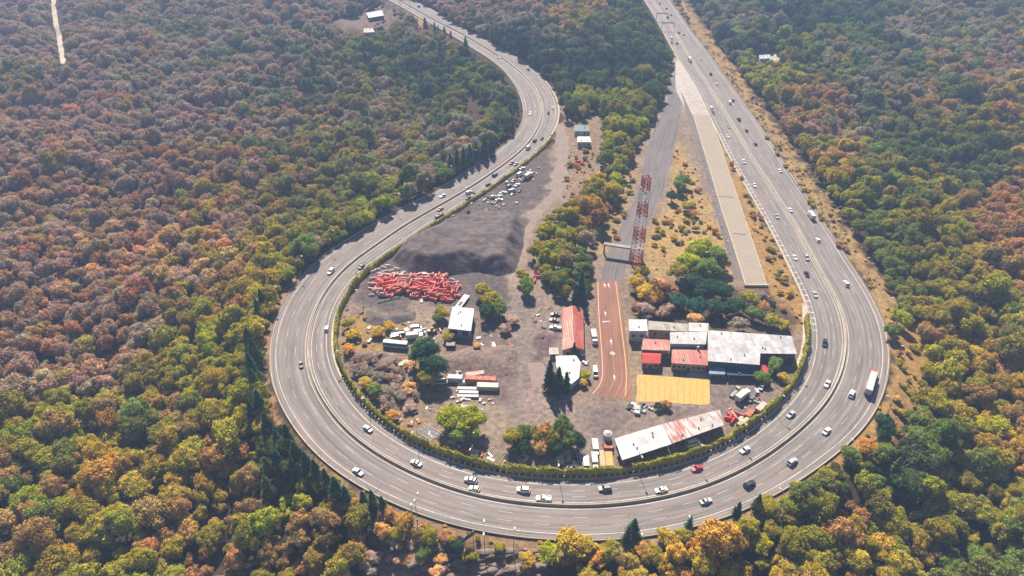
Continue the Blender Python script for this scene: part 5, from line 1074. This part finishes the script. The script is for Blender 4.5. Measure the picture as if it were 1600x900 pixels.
# red and white plastic road barriers thrown in a heap
bm_ = MB(); bm_.loft([[(x, -.28, 0), (x, -.24, .25), (x, -.1, .85), (x, .1, .85), (x, .24, .25), (x, .28, 0)] for x in (-.95, .95)]); BARR = {}
for nm, mt in (('red', M_REDP), ('white', M_WHTP), ('pale red', surf('faded_red_plastic', (.88, .28, .22), .6, .2, 1.5))):
    o = bm_.obj('road_barrier', mt); BARR[nm] = o.data; COL.objects.unlink(o)
HEAPP = [(583,447),(595,430),(640,432),(650,428),(700,432),(716,448),(717,466),(700,473),(660,468),(625,462),(600,466),(585,462)]
Qh = Wn(HEAPP); ch = Qh.mean(0)
nb_ = 0; tries = 0
while nb_ < 280 and tries < 5000:
    tries += 1; x = rng.uniform(Qh[:, 0].min(), Qh[:, 0].max()); y = rng.uniform(Qh[:, 1].min(), Qh[:, 1].max())
    if not in_poly(np.array([x]), np.array([y]), Qh)[0]: continue
    d = float(dist_to(np.array([[x, y]]), np.r_[Qh, Qh[:1]])[0][0]); lvl = rng.random() ** .5 * min(2.4, d * .7); pxx, pyy, _ = PIX(x, y, lvl); top_edge = pyy < 441 + (pxx - 583) * .02 or pxx < 600
    cname = 'white' if rng.random() < (.4 if top_edge else .03) else 'red' if rng.random() < .68 else 'pale red'
    o = bpy.data.objects.new('road_barrier', BARR[cname]); COL.objects.link(o); o.location = (x, y, lvl); o.rotation_euler = (rng.uniform(-.25, .25) if lvl > .3 else 0, rng.uniform(-.2, .2) if lvl > .3 else 0, rng.choice([.1, .1, .25, 1.3, 1.5, 2.9]) + rng.uniform(-.25, .25)); s = rng.uniform(1.4, 1.9); o.scale = (s, s, s)
    tag(o, f"{cname} plastic road barrier thrown on the big red heap", 'road barrier', f"{cname} barriers in the big heap"); nb_ += 1
for (a, b) in ((583,425),(590,422),(600,419),(606,416),(612,424),(620,421),(582,436),(580,444),(580,452),(581,462),(664,432),(672,431),(680,431),(696,431),(630,427),(707,438),(713,442),(602,425),(594,428),(615,430),(625,430)):
    x, y, _ = W(a, b); o = bpy.data.objects.new('road_barrier', BARR['white']); COL.objects.link(o); o.location = (x, y, 0); o.rotation_euler = (0, 0, rng.uniform(-.5, .8)); o.scale = (1.5, 1.5, 1.2); tag(o, 'white road barrier standing in the ring round the red heap', 'road barrier', 'white barriers round the heap')
for (a, b) in ((888,262),(892,260),(898,256),(904,254),(910,258),(900,262),(836,421),(838,428),(839,434),(836,440),(1148,655),(1141,650),(1150,648),(1144,660),(1138,656)):
    x, y, _ = W(a, b); o = bpy.data.objects.new('road_barrier', BARR['red']); COL.objects.link(o); o.location = (x, y, 0); o.rotation_euler = (0, 0, rng.uniform(0, 3)); o.scale = (1.7, 1.7, 1.8)
    tag(o, 'red road barrier ' + ('by the house at the top of the dirt track' if b < 300 else 'among the trees beside the dirt track' if b < 500 else 'in the loose pile past the end of the rusty shed'), 'road barrier', 'loose red barriers ' + ('by the top house' if b < 300 else 'under the trees' if b < 500 else 'past the rusty shed'))

# teal bus, excavator, lorry beds, containers
def bus():
    x, y, _ = W(618, 538, 1.5); root = empty('old_bus', (x, y, 0), R(-8), 'old teal bus with a pale roof standing among the wrecks', 'bus'); mb = MB(); mb.box((0, 0, 1.0), (11, 2.5, 1.2)); mb.box((0, 0, 2.95), (11, 2.5, .25), top=(10.8, 2.3)); mb.obj('body', M_TEAL, root)
    mb = MB(); mb.box((0, 0, 2.2), (10.8, 2.44, 1.25)); mb.obj('windows', M_TEALD, root)
    for xx in (-3.6, 3.8):
        for sy in (-1, 1): wheel_at(root, xx, sy * 1.1, .5)
bus()
def loader():
    x, y, _ = W(676, 517, 1.0); root = empty('wheel_loader', (x, y, 0), R(20), 'yellow wheel loader parked beside the white-roofed shed', 'loader'); mb = MB(); mb.box((-1.2, 0, 1.4), (2.6, 1.8, 1.1), top=(2.3, 1.5)); mb.box((.6, 0, 1.0), (1.4, 1.5, .6)); mb.obj('body', M_YEL, root)
    mb = MB(); mb.box((-.3, 0, 2.5), (1.3, 1.4, 1.3), top=(1.1, 1.2)); mb.obj('cab', M_GLASS, root)
    mb = MB()
    for sy in (-.6, .6): mb.tube((.8, sy, 1.6), (3.0, sy, .8), .14, 6)
    mb.obj('arm', M_YEL, root); mb = MB(); mb.box((3.5, 0, .5), (1.0, 2.5, .9), top=(.5, 2.5)); mb.obj('bucket', M_YEL, root)
    for xx in (-1.6, 1.0):
        for sy in (-1, 1): wheel_at(root, xx, sy * 1.0, .75, .5)
loader()
def crate_like(name, a, b, L_, W_, H, rz, mat, label, cat, ribs=True, zz=None, group=None):
    x, y, _ = W(a, b, H); root = empty(name, (x, y, 0), R(rz), label, cat, group); mb = MB(); mb.box((0, 0, H / 2 + .1), (L_, W_, H - .2))
    if ribs:
        n = int(L_ / .6)
        for k in range(n): mb.box((-L_ / 2 + (k + .5) * L_ / n, 0, H / 2 + .1), (.12, W_ + .08, H - .3))
    mb.obj('body', mat, root); mb = MB()
    for sx in (-1, 1): mb.box((sx * (L_ / 2 - .1), 0, H / 2 + .05), (.16, W_ + .12, H - .05))
    mb.obj('frame', M_DARK if mat is not M_WHITE else M_STEEL, root); return root
crate_like('shipping_container', 751, 590, 13, 2.4, 2.5, -4, M_RUST, 'long rust-red container beside the mauve gravel heap', 'container')
crate_like('shipping_container', 742, 583, 8, 2.2, 2.2, 12, surf('pink_paint_worn', (.6, .42, .36), .7, .2), 'pale pink container above the rust-red one', 'container')
crate_like('shipping_container', 762, 601, 9, 2.6, 2.5, -3, surf('cream_paint', (.66, .62, .50), .6, .15), 'cream container below the rust-red one', 'container')
crate_like('shipping_container', 711, 588, 6, 2.4, 2.6, -3, M_WHITE, 'short white container next to the tall dark tree', 'container')
crate_like('trailer_bed', 730, 606, 8, 1.5, 1.2, -2, M_WHITE, 'white trailer bed, upper of three in shade below the cream container', 'trailer')
crate_like('trailer_bed', 732, 612, 8, 1.5, 1.2, -2, M_WHITE, 'white trailer bed, middle of three in shade below the cream container', 'trailer')
crate_like('trailer_bed', 731, 618, 8.5, 1.3, 1.0, -1, M_WHITE, 'white trailer bed, lowest of three in shade below the cream container', 'trailer')
crate_like('small_shed', 633, 566, 6, 3.5, 2.2, 5, surf('cream_tarp', (.62, .56, .48), .8), 'cream covered shed just under the old teal bus', 'shed')
crate_like('dump_bed', 704, 537, 4, 2.5, 1.8, 0, surf('blackened_steel', (.06, .06, .07), .5), 'dark dump bed standing below the white-roofed shed', 'truck bed')
crate_like('stake_bed', 1172, 644, 5, 2.2, 1.8, 50, M_RUST, 'small rust-red bin past the end of the rusty shed', 'bin')
crate_like('stake_bed', 1190, 634, 6, 2.2, 1.6, 45, surf('pale_pink', (.65, .5, .42), .7), 'pale pink bin between the wrecks and the hedge', 'bin')
crate_like('stake_bed', 1163, 657, 7, 1.6, 1.4, 35, surf('lemon_paint', (.62, .55, .3), .7), 'pale yellow bin leaning close to the hedge', 'bin')
crate_like('yellow_bin', 952, 716, 3, 6.5, 1.6, 0, M_YEL, 'yellow open bin by the hedge next to the white trucks', 'bin')
crate_like('stake_bed', 941, 716, 2.4, 7.5, 1.2, 0, surf('peach_paint', (.62, .42, .26), .7), 'peach-coloured trailer bed between the white trucks and the yellow bin', 'trailer')
crate_like('red_machine', 950, 693, 3.4, 4.2, 2.0, 0, M_RUST, 'red machine with a pale top standing below the white silo', 'machine')
x, y, _ = W(949, 684, 2); root = empty('silo_tank', (x, y, 0), 0, 'round white tank at the west corner of the white shed', 'tank')
mb = MB(); mb.tube((0, 0, 1.0), (0, 0, 4.4), 1.7, 16); mb.tube((0, 0, 4.4), (0, 0, 5.2), 1.7, 16, 0, .5); mb.obj('body', M_WHITE, root); mb = MB()
for k in range(4): a = k * 1.571 + .78; mb.tube((math.cos(a) * 1.4, math.sin(a) * 1.4, 0), (math.cos(a) * 1.4, math.sin(a) * 1.4, 1.05), .12, 5)
mb.obj('stand', M_STEEL, root)
# red truck at the east end of the workshop
crate_like('red_truck_bed', 1192, 573, 6.5, 3.0, 2.6, -70, surf('vivid_red', (.55, .03, .04), .5, .2), 'bright red truck body under the east corner of the workshop', 'truck')
# pipes and planks
def bundle(a, b, L_, n, rz, mat, label, r=.12, sp=.42, cat='pipe stack'):
    x, y, _ = W(a, b); root = empty('pipe_bundle', (x, y, 0), R(rz), label, cat)
    for k in range(n): mb = MB(); mb.tube((-L_ / 2 + rng.uniform(-.6, .6), (k - n / 2) * sp, r + .05), (L_ / 2 + rng.uniform(-.6, .6), (k - n / 2) * sp + rng.uniform(-.2, .2), r + .05), r, 6); mb.obj('pipe', mat, root)
    mb = MB()
    for s in (-1, 1): mb.box((s * L_ * .3, 0, .03), (.2, n * sp, .06))
    mb.obj('bearer', M_WOOD, root)
bundle(671, 676, 8, 9, -35, M_WHITE, 'row of pale pipes lying beside the hedge below the green tree', .16, .62)
bundle(770, 715, 8, 9, 60, M_CREAM, 'row of cream planks leaning by the hedge beside the cluster of trees', .15, .75, 'plank stack')
bundle(905, 722, 9, 3, 95, M_WHITE, 'three white pipes lying on end toward the hedge beside the parked vans', .2, .6)
bundle(838, 488, 9, 2, 60, M_CREAM, 'pair of long cream poles lying in the yard under the trees', .18, .6)
bundle(612, 560, 6, 3, 110, M_WHITE, 'three pale poles below the teal bus', .15, .7)
bundle(607, 468, 11, 2, 25, M_STEEL, 'pair of long grey beams lying below the red heap', .25, .8)
# scrap: individual boards, sheets and crates
def scrapbit(mb, w, d, h): mb.box((0, 0, h / 2), (w, d, h)); mb.box((w * .2, 0, h + .06), (w * .5, d * .7, .12))
SC = []
for nm, mt in (('white', M_WHITE), ('tan', M_WOOD), ('grey', M_STEEL), ('rust', M_RUST), ('dark', M_DARK), ('cream', M_CREAM)):
    mb = MB(); scrapbit(mb, 1.6, 1.1, .55); o = mb.obj('scrap_piece', mt); SC.append((nm, o.data)); COL.objects.unlink(o)
def scrapfield(P, n, where, group, wt, s0=.6, s1=1.5):
    Q = Wn(P); k = 0; n = int(n * .65)
    while k < n:
        x = rng.uniform(Q[:, 0].min(), Q[:, 0].max()); y = rng.uniform(Q[:, 1].min(), Q[:, 1].max())
        if not in_poly(np.array([x]), np.array([y]), Q)[0]: continue
        nm, me_ = SC[rng.choices(range(6), wt)[0]]; o = bpy.data.objects.new('scrap_piece', me_); COL.objects.link(o); o.location = (x, y, 0); s = rng.uniform(s0, s1); o.scale = (s * rng.uniform(.6, 1.8), s * rng.uniform(.5, 1.2), s * rng.uniform(.5, 1.4)); o.rotation_euler = (0, 0, rng.uniform(0, 3.14))
        tag(o, f"{nm} piece of scrap {where}", 'scrap', group); k += 1
scrapfield([(983,632),(1000,628),(1010,636),(1008,645),(992,645),(980,640)], 26, 'in the white pile at the corner of the yellow court', 'scrap by the yellow court', (8, 0, 3, 0, 2, 1), .8, 1.8)
scrapfield([(1010,632),(1045,630),(1045,640),(1012,640)], 10, 'along the bottom edge of the yellow court', 'scrap along the court edge', (2, 3, 1, 1, 3, 2))
scrapfield([(790,700),(900,705),(905,735),(800,730),(785,715)], 46, 'in the shade under the tree cluster by the hedge', 'scrap under the tree cluster', (6, 1, 4, 0, 1, 3), .6, 1.6)
scrapfield([(735,688),(775,700),(775,722),(735,712),(690,690)], 22, 'in the shade of the big green tree', 'scrap under the big green tree', (5, 1, 3, 1, 1, 3))
scrapfield([(625,650),(660,655),(680,690),(650,690),(620,668)], 16, 'on the dry bank by the hedge west of the green tree', 'scrap on the dry bank', (5, 3, 1, 1, 0, 4))
scrapfield([(1140,630),(1200,612),(1215,625),(1180,655),(1150,668),(1135,650)], 26, 'in the yard past the rusty shed', 'scrap past the rusty shed', (4, 2, 3, 4, 1, 3))
scrapfield([(1196,572),(1240,570),(1236,590),(1212,604),(1180,600)], 14, 'beside the red truck body', 'scrap beside the red truck', (3, 2, 4, 1, 2, 2))
scrapfield([(700,575),(735,575),(735,600),(700,600)], 14, 'between the white container and the rust-red one', 'scrap between the containers', (3, 1, 3, 3, 1, 2))
scrapfield([(760,310),(800,290),(830,262),(842,262),(830,300),(800,325),(765,330)], 40, 'among the wrecks on the dark gravel', 'scrap among the wrecks', (4, 2, 5, 0, 2, 3), .6, 1.4)
scrapfield([(600,515),(640,500),(665,510),(640,545),(600,540)], 16, 'around the teal bus', 'scrap around the teal bus', (4, 1, 4, 0, 2, 2))
scrapfield([(745,500),(790,520),(800,545),(770,552),(740,530)], 12, 'below the trees beside the white-roofed shed', 'scrap beside the shed', (3, 2, 2, 3, 1, 3))
scrapfield([(565,20),(600,10),(620,20),(610,38),(575,36)], 30, 'in the far clearing', 'scrap in the far clearing', (6, 1, 2, 1, 2, 3), 1.0, 2.2)
scrapfield([(895,225),(925,225),(920,250),(895,245)], 10, 'behind the small house at the top of the track', 'scrap by the top house', (5, 1, 2, 0, 2, 2))
scrapfield([(650,470),(700,475),(695,540),(660,548),(640,505)], 14, 'west of the white-roofed shed', 'scrap west of the shed', (3, 3, 2, 2, 1, 2), .5, 1.1)
scrapfield([(600,600),(650,600),(680,640),(640,655),(605,640)], 24, 'on the scrub bank below the dark trees', 'scrap on the scrub bank', (4, 4, 2, 1, 1, 4), .4, 1.1)
scrapfield([(690,620),(770,625),(775,650),(700,640)], 16, 'above the bright green tree', 'scrap above the green tree', (4, 2, 3, 1, 1, 3), .5, 1.2)
scrapfield([(560,480),(600,488),(620,500),(590,520),(560,505)], 8, 'on the dry patch by the dark bank', 'scrap on the dry patch', (2, 3, 2, 1, 1, 2), .5, 1.0)
scrapfield([(555,500),(600,512),(620,560),(590,600),(548,570)], 26, 'among the bushes west of the teal bus', 'scrap west of the bus', (3, 4, 3, 2, 3, 3), .5, 1.2)
scrapfield([(700,600),(760,625),(765,650),(700,640)], 14, 'below the white trailer beds', 'scrap below the trailers', (4, 1, 4, 1, 2, 3), .5, 1.2)
scrapfield([(750,520),(800,535),(800,560),(735,552)], 14, 'at the upper rim of the low mauve heap', 'scrap above the mauve heap', (2, 2, 3, 3, 3, 1), .5, 1.1)
scrapfield([(832,480),(868,470),(868,540),(850,560),(838,520)], 14, 'west of the red-roofed house', 'scrap by the red-roofed house', (3, 2, 3, 1, 2, 2), .4, 1.0)
scrapfield([(725,290),(790,330),(770,345),(700,350)], 22, 'along the upper edge of the big gravel heap', 'scrap above the gravel heap', (3, 4, 2, 1, 3, 3), .5, 1.3)
scrapfield([(905,546),(925,560),(922,575),(908,570)], 6, 'beside the red road below the red-roofed house', 'scrap by the red road', (3, 1, 3, 0, 2, 2))
# rocks on the slope under the bottom bend
RK = []
for k in range(4): V = IV * (1 + nr.normal(0, .26, (len(IV), 1))) * np.array([1, .8, .5]); m_ = mesh_np('rock', V, [IF], [M_ROCK]); RK.append(m_)
for k in range(150):
    a, b = (rng.uniform(590, 690), rng.uniform(855, 915)) if k < 90 else (rng.uniform(690, 840), rng.uniform(858, 915)); x, y, z = WT(a, b); o = bpy.data.objects.new('rock', RK[k % 4]); COL.objects.link(o); s = rng.uniform(.35, 1.0) if k < 90 else rng.uniform(.7, 1.7); o.scale = (s * (1 if k < 90 else 2.6), s, s * .7); o.location = (x, y, z + .1 * s); o.rotation_euler = (0, 0, rng.uniform(-.3, .6))
    tag(o, f"{'small pale' if k < 90 else 'broad brown'} rock on bare slope below the bottom bend, {int(outside_dist(np.array([x]), np.array([y]))[0])} m out", 'rock', 'rocks below the bottom bend')

# ================================================================== SINGLE TREES INSIDE THE LOOP
def itree(kind, a, b, r, h, tk, label, tm=1.15, group=None):
    """a, b: middle of the crown in the picture; r crown radius; h full height"""
    zc = h * .58 if kind in (BROAD, OPENB) else h * .5; x, y, _ = W(a, b, zc)
    if kind in (BROAD, OPENB): return tree(kind, rng.randrange(7), x, y, 0, r, h / (2.05 * r), rng.uniform(0, 6), tk, label, group, tm)
    return tree(kind, rng.randrange(4), x, y, 0, h, 1.0, rng.uniform(0, 6), tk, label, group, tm, name=None)
I = itree
I(CYPR, 859, 585, 0, 17, 'dark', 'tall dark cypress west of the rounded white roof'); I(CYPR, 873, 592, 0, 14, 'dark', 'dark cypress standing before the rounded white roof'); I(CYPR, 885, 597, 0, 12, 'dark', 'shorter dark cypress east of its two neighbours')
I(CYPR, 866, 600, 0, 12, 'dark', 'low dark cypress nearest the open yard'); I(CYPR, 897, 545, 0, 8, 'dark', 'small dark conifer below the end of the red-roofed house')
I(CYPR, 908, 448, 0, 19, 'blue', 'tall dark cypress above the red-roofed house'); I(CYPR, 899, 462, 0, 14, 'dark', 'dark cypress touching the top end of the red-roofed house')
I(BROAD, 704, 655, 6.2, 10, 'lime', 'bright green round tree near the hedge, smaller lobe of the pair', .85); I(BROAD, 733, 660, 7.2, 11, 'lime', 'bright green round tree near the hedge, larger of the pair', .8); I(BROAD, 718, 672, 5.5, 8, 'green', 'low green crown in front of the bright green pair', 1.5)
I(BROAD, 664, 552, 6.0, 15, 'dark', 'tall dark green tree beside the teal bus', 1.5); I(BROAD, 676, 572, 6.0, 13, 'dark', 'dark tree just below the tall one by the teal bus', 1.3); I(BROAD, 655, 545, 3.2, 14, 'green', 'mid-green crown on the tall tree group by the bus', 1.6); I(BROAD, 668, 590, 4.5, 9, 'olive', 'olive tree at the foot of the dark pair')
for k, (a, b, r, h, t) in enumerate([(803,684,4.0,9,'olive'),(822,678,3.6,9,'green'),(838,680,3.6,9,'olive'),(850,676,3.4,10,'tan'),(862,682,3.6,9,'olive'),(878,668,4.0,11,'green'),(888,685,4.2,9,'green'),(902,688,3.4,8,'dark'),(812,697,3.8,7,'dark'),(845,697,3.6,7,'tan'),(870,697,3.8,7,'dark')]):
    I(BROAD, a, b, r, h, t, f"{TN[t]} tree in the cluster by the bottom hedge, " + ['west end', 'second of the back row', 'third of the back row', 'middle of the back row', 'fifth of the back row', 'tallest', 'east of the tallest', 'east end', 'west in the front row', 'middle of the front row', 'east in the front row'][k], 1.0)
for a, b, r, h, t, l in [(755,455,4.2,8,'olive','olive tree at the upper end of the row by the white-roofed shed'),(768,470,5.0,9,'olive','broad olive tree east of the white-roofed shed'),(780,482,4.5,8,'green','green tree on the track side of the shed'),(762,488,4.5,8,'dark','dark tree closest to the white-roofed shed wall'),
 (690,488,3.6,6,'olive','small olive tree west of the white-roofed shed'),(684,497,2.8,5,'green','small green bush under the olive tree by the shed'),(822,445,4.6,9,'green','green tree with a dark shadow beside the dirt track'),(817,432,3.5,8,'olive','olive tree just above the green track-side tree'),(790,512,3.0,4,'mauve','bare mauve bush beside the track below the trees'),(800,500,3.5,4,'mauve','bare mauve bush at the track edge'),
 (1012,457,6.0,9,'gold','round golden tree beside the red road'),(1025,465,4.5,8,'orange','orange tree in front of the golden one'),(996,440,4.5,8,'gold','golden tree at the foot of the lattice tower'),(1003,425,4.0,7,'olive','olive bush touching the lattice tower'),(1030,445,4.6,8,'tan','tan tree behind the golden one'),(1045,450,4.5,8,'rust','rust-brown tree between the golden and the green trees'),
 (1095,392,7.5,14,'lime','large bright green tree east of the lattice tower'),(1115,400,7.0,13,'green','large green tree on the ramp side of the bright one'),(1075,410,6.5,12,'lime','bright green tree on the tower side of the group'),(1102,420,7.0,12,'green','green tree in front of the large bright pair'),(1060,425,5.5,10,'olive','olive tree at the west side of the green group'),(1128,412,4.6,9,'olive','olive tree next to the service lane'),
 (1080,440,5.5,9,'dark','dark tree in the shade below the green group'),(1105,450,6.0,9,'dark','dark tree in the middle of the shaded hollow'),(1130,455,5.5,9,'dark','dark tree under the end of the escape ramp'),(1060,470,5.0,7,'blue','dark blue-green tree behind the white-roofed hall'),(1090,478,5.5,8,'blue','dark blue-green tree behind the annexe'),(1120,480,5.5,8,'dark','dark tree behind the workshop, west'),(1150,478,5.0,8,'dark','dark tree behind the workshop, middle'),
 (1172,466,4.5,8,'olive','olive tree touching the end wall of the ramp'),(1180,490,4.5,7,'green','green tree behind the workshop, east'),(1205,500,4.0,6,'olive','olive bush behind the east corner of the workshop'),(1225,508,3.5,5,'olive','small olive bush near the concrete path'),(1085,498,3.8,6,'tan','pale tan tree close behind the annexe'),(1040,485,4.2,6,'mauve','mauve bush behind the tan-roofed store'),(1010,482,4.2,6,'mauve','mauve bush by the red road above the white block'),(1155,505,4.0,6,'grey','grey-brown bush behind the workshop roof'),(1192,480,3.6,6,'rust','rust-brown bush below the ramp on the ochre slope'),
 (1060,290,5.0,8,'green','dark green tree between the lower road and the ramp'),(1068,282,4.5,8,'green','green tree nearest the service lane on the dry slope'),(1050,306,4.0,7,'dark','small dark tree at the edge of the lower road'),(1075,322,4.0,6,'olive','olive bush in the middle of the dry slope'),(1082,332,3.4,4,'rust','rust-brown bush in the middle of the dry slope'),
 (1212,570,4.2,6,'green','round green tree beside the red truck body'),(1192,588,3.5,5,'green','round green bush among the scrap cars'),(1225,590,2.6,4,'gold','golden bush by the hedge east of the scrap cars'),(1040,610,2.6,4,'dark','dark bush on the bottom edge of the yellow court') if False else (1029,634,2.0,3,'dark','dark bush at the bottom edge of the yellow court'),(1040,632,2.4,3.4,'rust','brown bush at the bottom edge of the yellow court'),(1042,558,1.8,3,'olive','olive bush between the two red roofs'),
 (915,585,2.2,4,'lime','yellow-green bush on the traffic island by the red road'),(911,598,2.0,3,'gold','golden bush on the traffic island by the red road'),(585,610,3.5,6,'green','green tree by the hedge on the mauve bank'),(570,598,3.2,5,'gold','golden bush by the hedge on the mauve bank'),(543,505,3.2,5,'olive','olive bush between hedge and the dry patch'),(552,522,3.4,4,'gold','golden bush west of the teal bus'),(590,517,3.2,4,'gold','golden bush above the teal bus'),(608,508,2.8,4,'gold','pale golden bush near the wrecked vans'),(545,545,3.0,4,'orange','orange bush close to the hedge west of the bus'),(612,650,2.6,4,'orange','orange bush by the hedge at the lower bend'),
 (700,525,2.8,4,'olive','olive bush by the doors of the white-roofed shed'),(745,540,2.0,3,'tan','tan bush below the white-roofed shed')]:
    I(BROAD, a, b, r, h, t, l)
for k, (a, b, r, h, t) in enumerate([(560,575,3.4,4,'mauve'),(580,560,3.4,4,'mauve'),(600,572,3.6,4,'mauve'),(590,588,3.4,4,'grey'),(612,590,3.4,4,'mauve'),(605,612,3.4,4,'grey'),(625,620,3.2,4,'grey'),(575,580,3,4,'grey'),(560,560,3,4,'mauve'),(622,580,3,4,'mauve'),(600,628,3,4,'mauve')]):
    I(OPENB, a, b, r, h, t, f"bare {TN[t]} bush on the scrub bank inside the hedge", .75, 'bare bushes on the scrub bank')
for k in range(26):
    a, b = rng.uniform(560, 690), rng.uniform(850, 900); t = rng.choice(['mauve', 'grey', 'tan', 'mauve']); x, y, z = WT(a, b); tree(OPENB, rng.randrange(3), x, y, z, rng.uniform(1.4, 2.6), .8, rng.uniform(0, 6), t, f"bare {TN[t]} bush on the rocky slope below the bottom bend", 'bare bushes on the rocky slope', 1.3)
for k in range(34):
    a, b = rng.uniform(545, 650), rng.uniform(545, 650)
    if not in_poly(np.array([a]), np.array([b]), [(540,560),(580,548),(640,560),(655,615),(640,650),(600,640),(565,600)])[0]: continue
    t = rng.choice(['mauve', 'grey', 'tan', 'mauve']); I(OPENB, a, b, rng.uniform(1.6, 3.0), rng.uniform(2, 3.5), t, f"bare {TN[t]} bush on the scrub bank inside the hedge", 1.1, 'bare bushes on the scrub bank')
for k, (a, b, r, h, t) in enumerate([(600,806,2.6,4,'orange'),(620,836,3,5,'olive'),(640,826,2.4,4,'gold'),(672,838,3.4,6,'olive'),(665,862,3.4,5,'green'),(697,842,2.8,4,'rust'),(713,852,2.8,5,'dark'),(572,805,4,7,'dark'),(590,822,3.6,6,'dark'),(548,790,3.4,6,'orange'),(560,835,3.6,6,'rust'),(735,868,2.6,4,'olive'),(780,856,2,3,'olive'),(824,876,2.8,4,'gold'),
 (858,868,4,7,'lime'),(884,848,5,8,'gold'),(912,856,4.4,7,'gold'),(935,872,4,6,'orange'),(1040,842,3.6,6,'gold'),(1062,838,3.2,5,'olive'),(1110,828,3.4,5,'gold'),(1003,862,3,5,'orange'),(952,862,3.6,6,'olive'),(1018,868,3.4,6,'olive'),(1400,498,4.6,8,'lime'),(1392,520,4,7,'green'),(1325,712,3.6,6,'green'),(1352,700,3.6,6,'orange'),(1376,668,4.5,9,'dark'),(1245,768,3.4,6,'olive'),(1290,742,3,5,'olive'),(1195,792,4,6,'olive'),(640,872,3,4,'rust'),(520,800,4,7,'olive'),(690,872,2.4,3,'tan')]):
    x, y, z = WT(a, b + h * 1.3); tree(BROAD, rng.randrange(7), x, y, z, r, h / (2.05 * r), rng.uniform(0, 6), t, f"{TN[t]} bushy tree {int(outside_dist(np.array([x]), np.array([y]))[0])} m outside the guard wall at {clock(x, y)} o'clock", 'bushy trees on the open slopes')
for P, n_, where, ts in (([(1060,240),(1082,280),(1130,375),(1110,372),(1040,350),(1045,310)], 26, 'on the dry slope between the lower road and the ramp', ('olive', 'rust', 'gold', 'green', 'tan')), ([(1020,340),(1090,365),(1050,400),(1012,400)], 14, 'on the dry slope beside the tower', ('olive', 'gold', 'lime', 'gold')), ([(1190,360),(1215,400),(1250,480),(1225,500),(1205,450)], 12, 'on the ochre strip between ramp and freeway', ('rust', 'olive', 'gold', 'rust')),
  ([(1128,215),(1150,262),(1190,345),(1178,345),(1150,280)], 12, 'on the narrow strip along the ramp', ('rust', 'olive', 'rust')), ([(948,330),(985,262),(1002,262),(962,380),(935,400)], 16, 'west of the lower road by the gantry', ('olive', 'gold', 'orange', 'lime', 'grey')), ([(890,232),(932,240),(925,300),(878,325)], 12, 'below the house at the top of the track', ('olive', 'rust', 'green', 'orange')),
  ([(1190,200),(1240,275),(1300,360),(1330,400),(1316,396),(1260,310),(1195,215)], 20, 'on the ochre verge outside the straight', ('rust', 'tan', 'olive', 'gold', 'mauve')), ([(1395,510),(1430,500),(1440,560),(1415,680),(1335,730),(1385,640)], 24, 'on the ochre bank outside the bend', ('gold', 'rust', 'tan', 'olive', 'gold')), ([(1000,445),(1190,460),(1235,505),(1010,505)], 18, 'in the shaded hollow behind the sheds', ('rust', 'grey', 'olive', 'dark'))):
    Qp = np.array(P, float); k = 0
    while k < n_:
        a, b = rng.uniform(Qp[:, 0].min(), Qp[:, 0].max()), rng.uniform(Qp[:, 1].min(), Qp[:, 1].max())
        if not in_poly(np.array([a]), np.array([b]), P)[0]: continue
        k += 1; t = rng.choice(ts); x, y, z = WT(a, b); r_b = rng.uniform(1.0, 2.4); tree(BROAD if rng.random() < .7 else OPENB, rng.randrange(7), x, y, z - .2 * r_b, r_b, rng.uniform(.6, .85), rng.uniform(0, 6), t, f"{TN[t]} bush {where}", 'bushes ' + where, 1.0, 'bush', 'bush')
# dark conifers along the road edges
for k, (a, b, h) in enumerate([(488,398,12),(476,408,11),(545,358,10),(605,322,11),(580,335,9),(655,296,10),(705,262,15),(715,256,16),(725,252,16),(735,246,15),(745,242,15),(757,236,16),(768,231,14),(420,462,13),(415,478,15),(408,492,14),(428,450,10),(404,560,17),(400,585,18),(405,610,18),(395,540,15),(412,640,16),(400,655,15),(425,675,16),(440,700,15),(455,690,14),(470,722,16),(485,735,15),(500,750,16),(515,760,14),(530,775,15),(545,785,13),(465,745,15),(440,730,14),(988,830,10),(978,842,8),(1075,822,8),(1180,790,9),(1150,800,8),(1375,665,10),(1405,712,12),(665,38,14),(680,45,13),(695,52,13),(705,60,14),(728,70,15),(600,795,10),(585,790,12),(570,785,9)]):
    x, y, z = WT(a, b + h * .8); lab = f"dark conifer on the verge {int(outside_dist(np.array([x]), np.array([y]))[0])} m outside the guard wall at {clock(x, y)} o'clock"
    tree(CONI, rng.randrange(4), x, y, z, h, 1.0, rng.uniform(0, 6), 'dark' if k % 3 else 'blue', lab, 'conifers along the road edge')

# ================================================================== HAZE
def haze_box(dens):
    m, nt, o = newmat('haze_air'); v = N(nt, 'ShaderNodeVolumePrincipled'); v.inputs['Color'].default_value = (.46, .64, 1.0, 1); v.inputs['Density'].default_value = dens; v.inputs['Anisotropy'].default_value = 0.0
    nt.links.new(v.outputs[0], o.inputs['Volume']); mb = MB(); z0 = float(gz.min()) - 1.0; z1 = CAM_H + 3.0; mb.box((0, 2150, (z0 + z1) / 2), (6600, 4900, z1 - z0)); h = mb.obj('haze', m); tag(h, 'thin blue haze filling the air over the forest', 'haze', None, 'stuff')
haze_box(.0003)
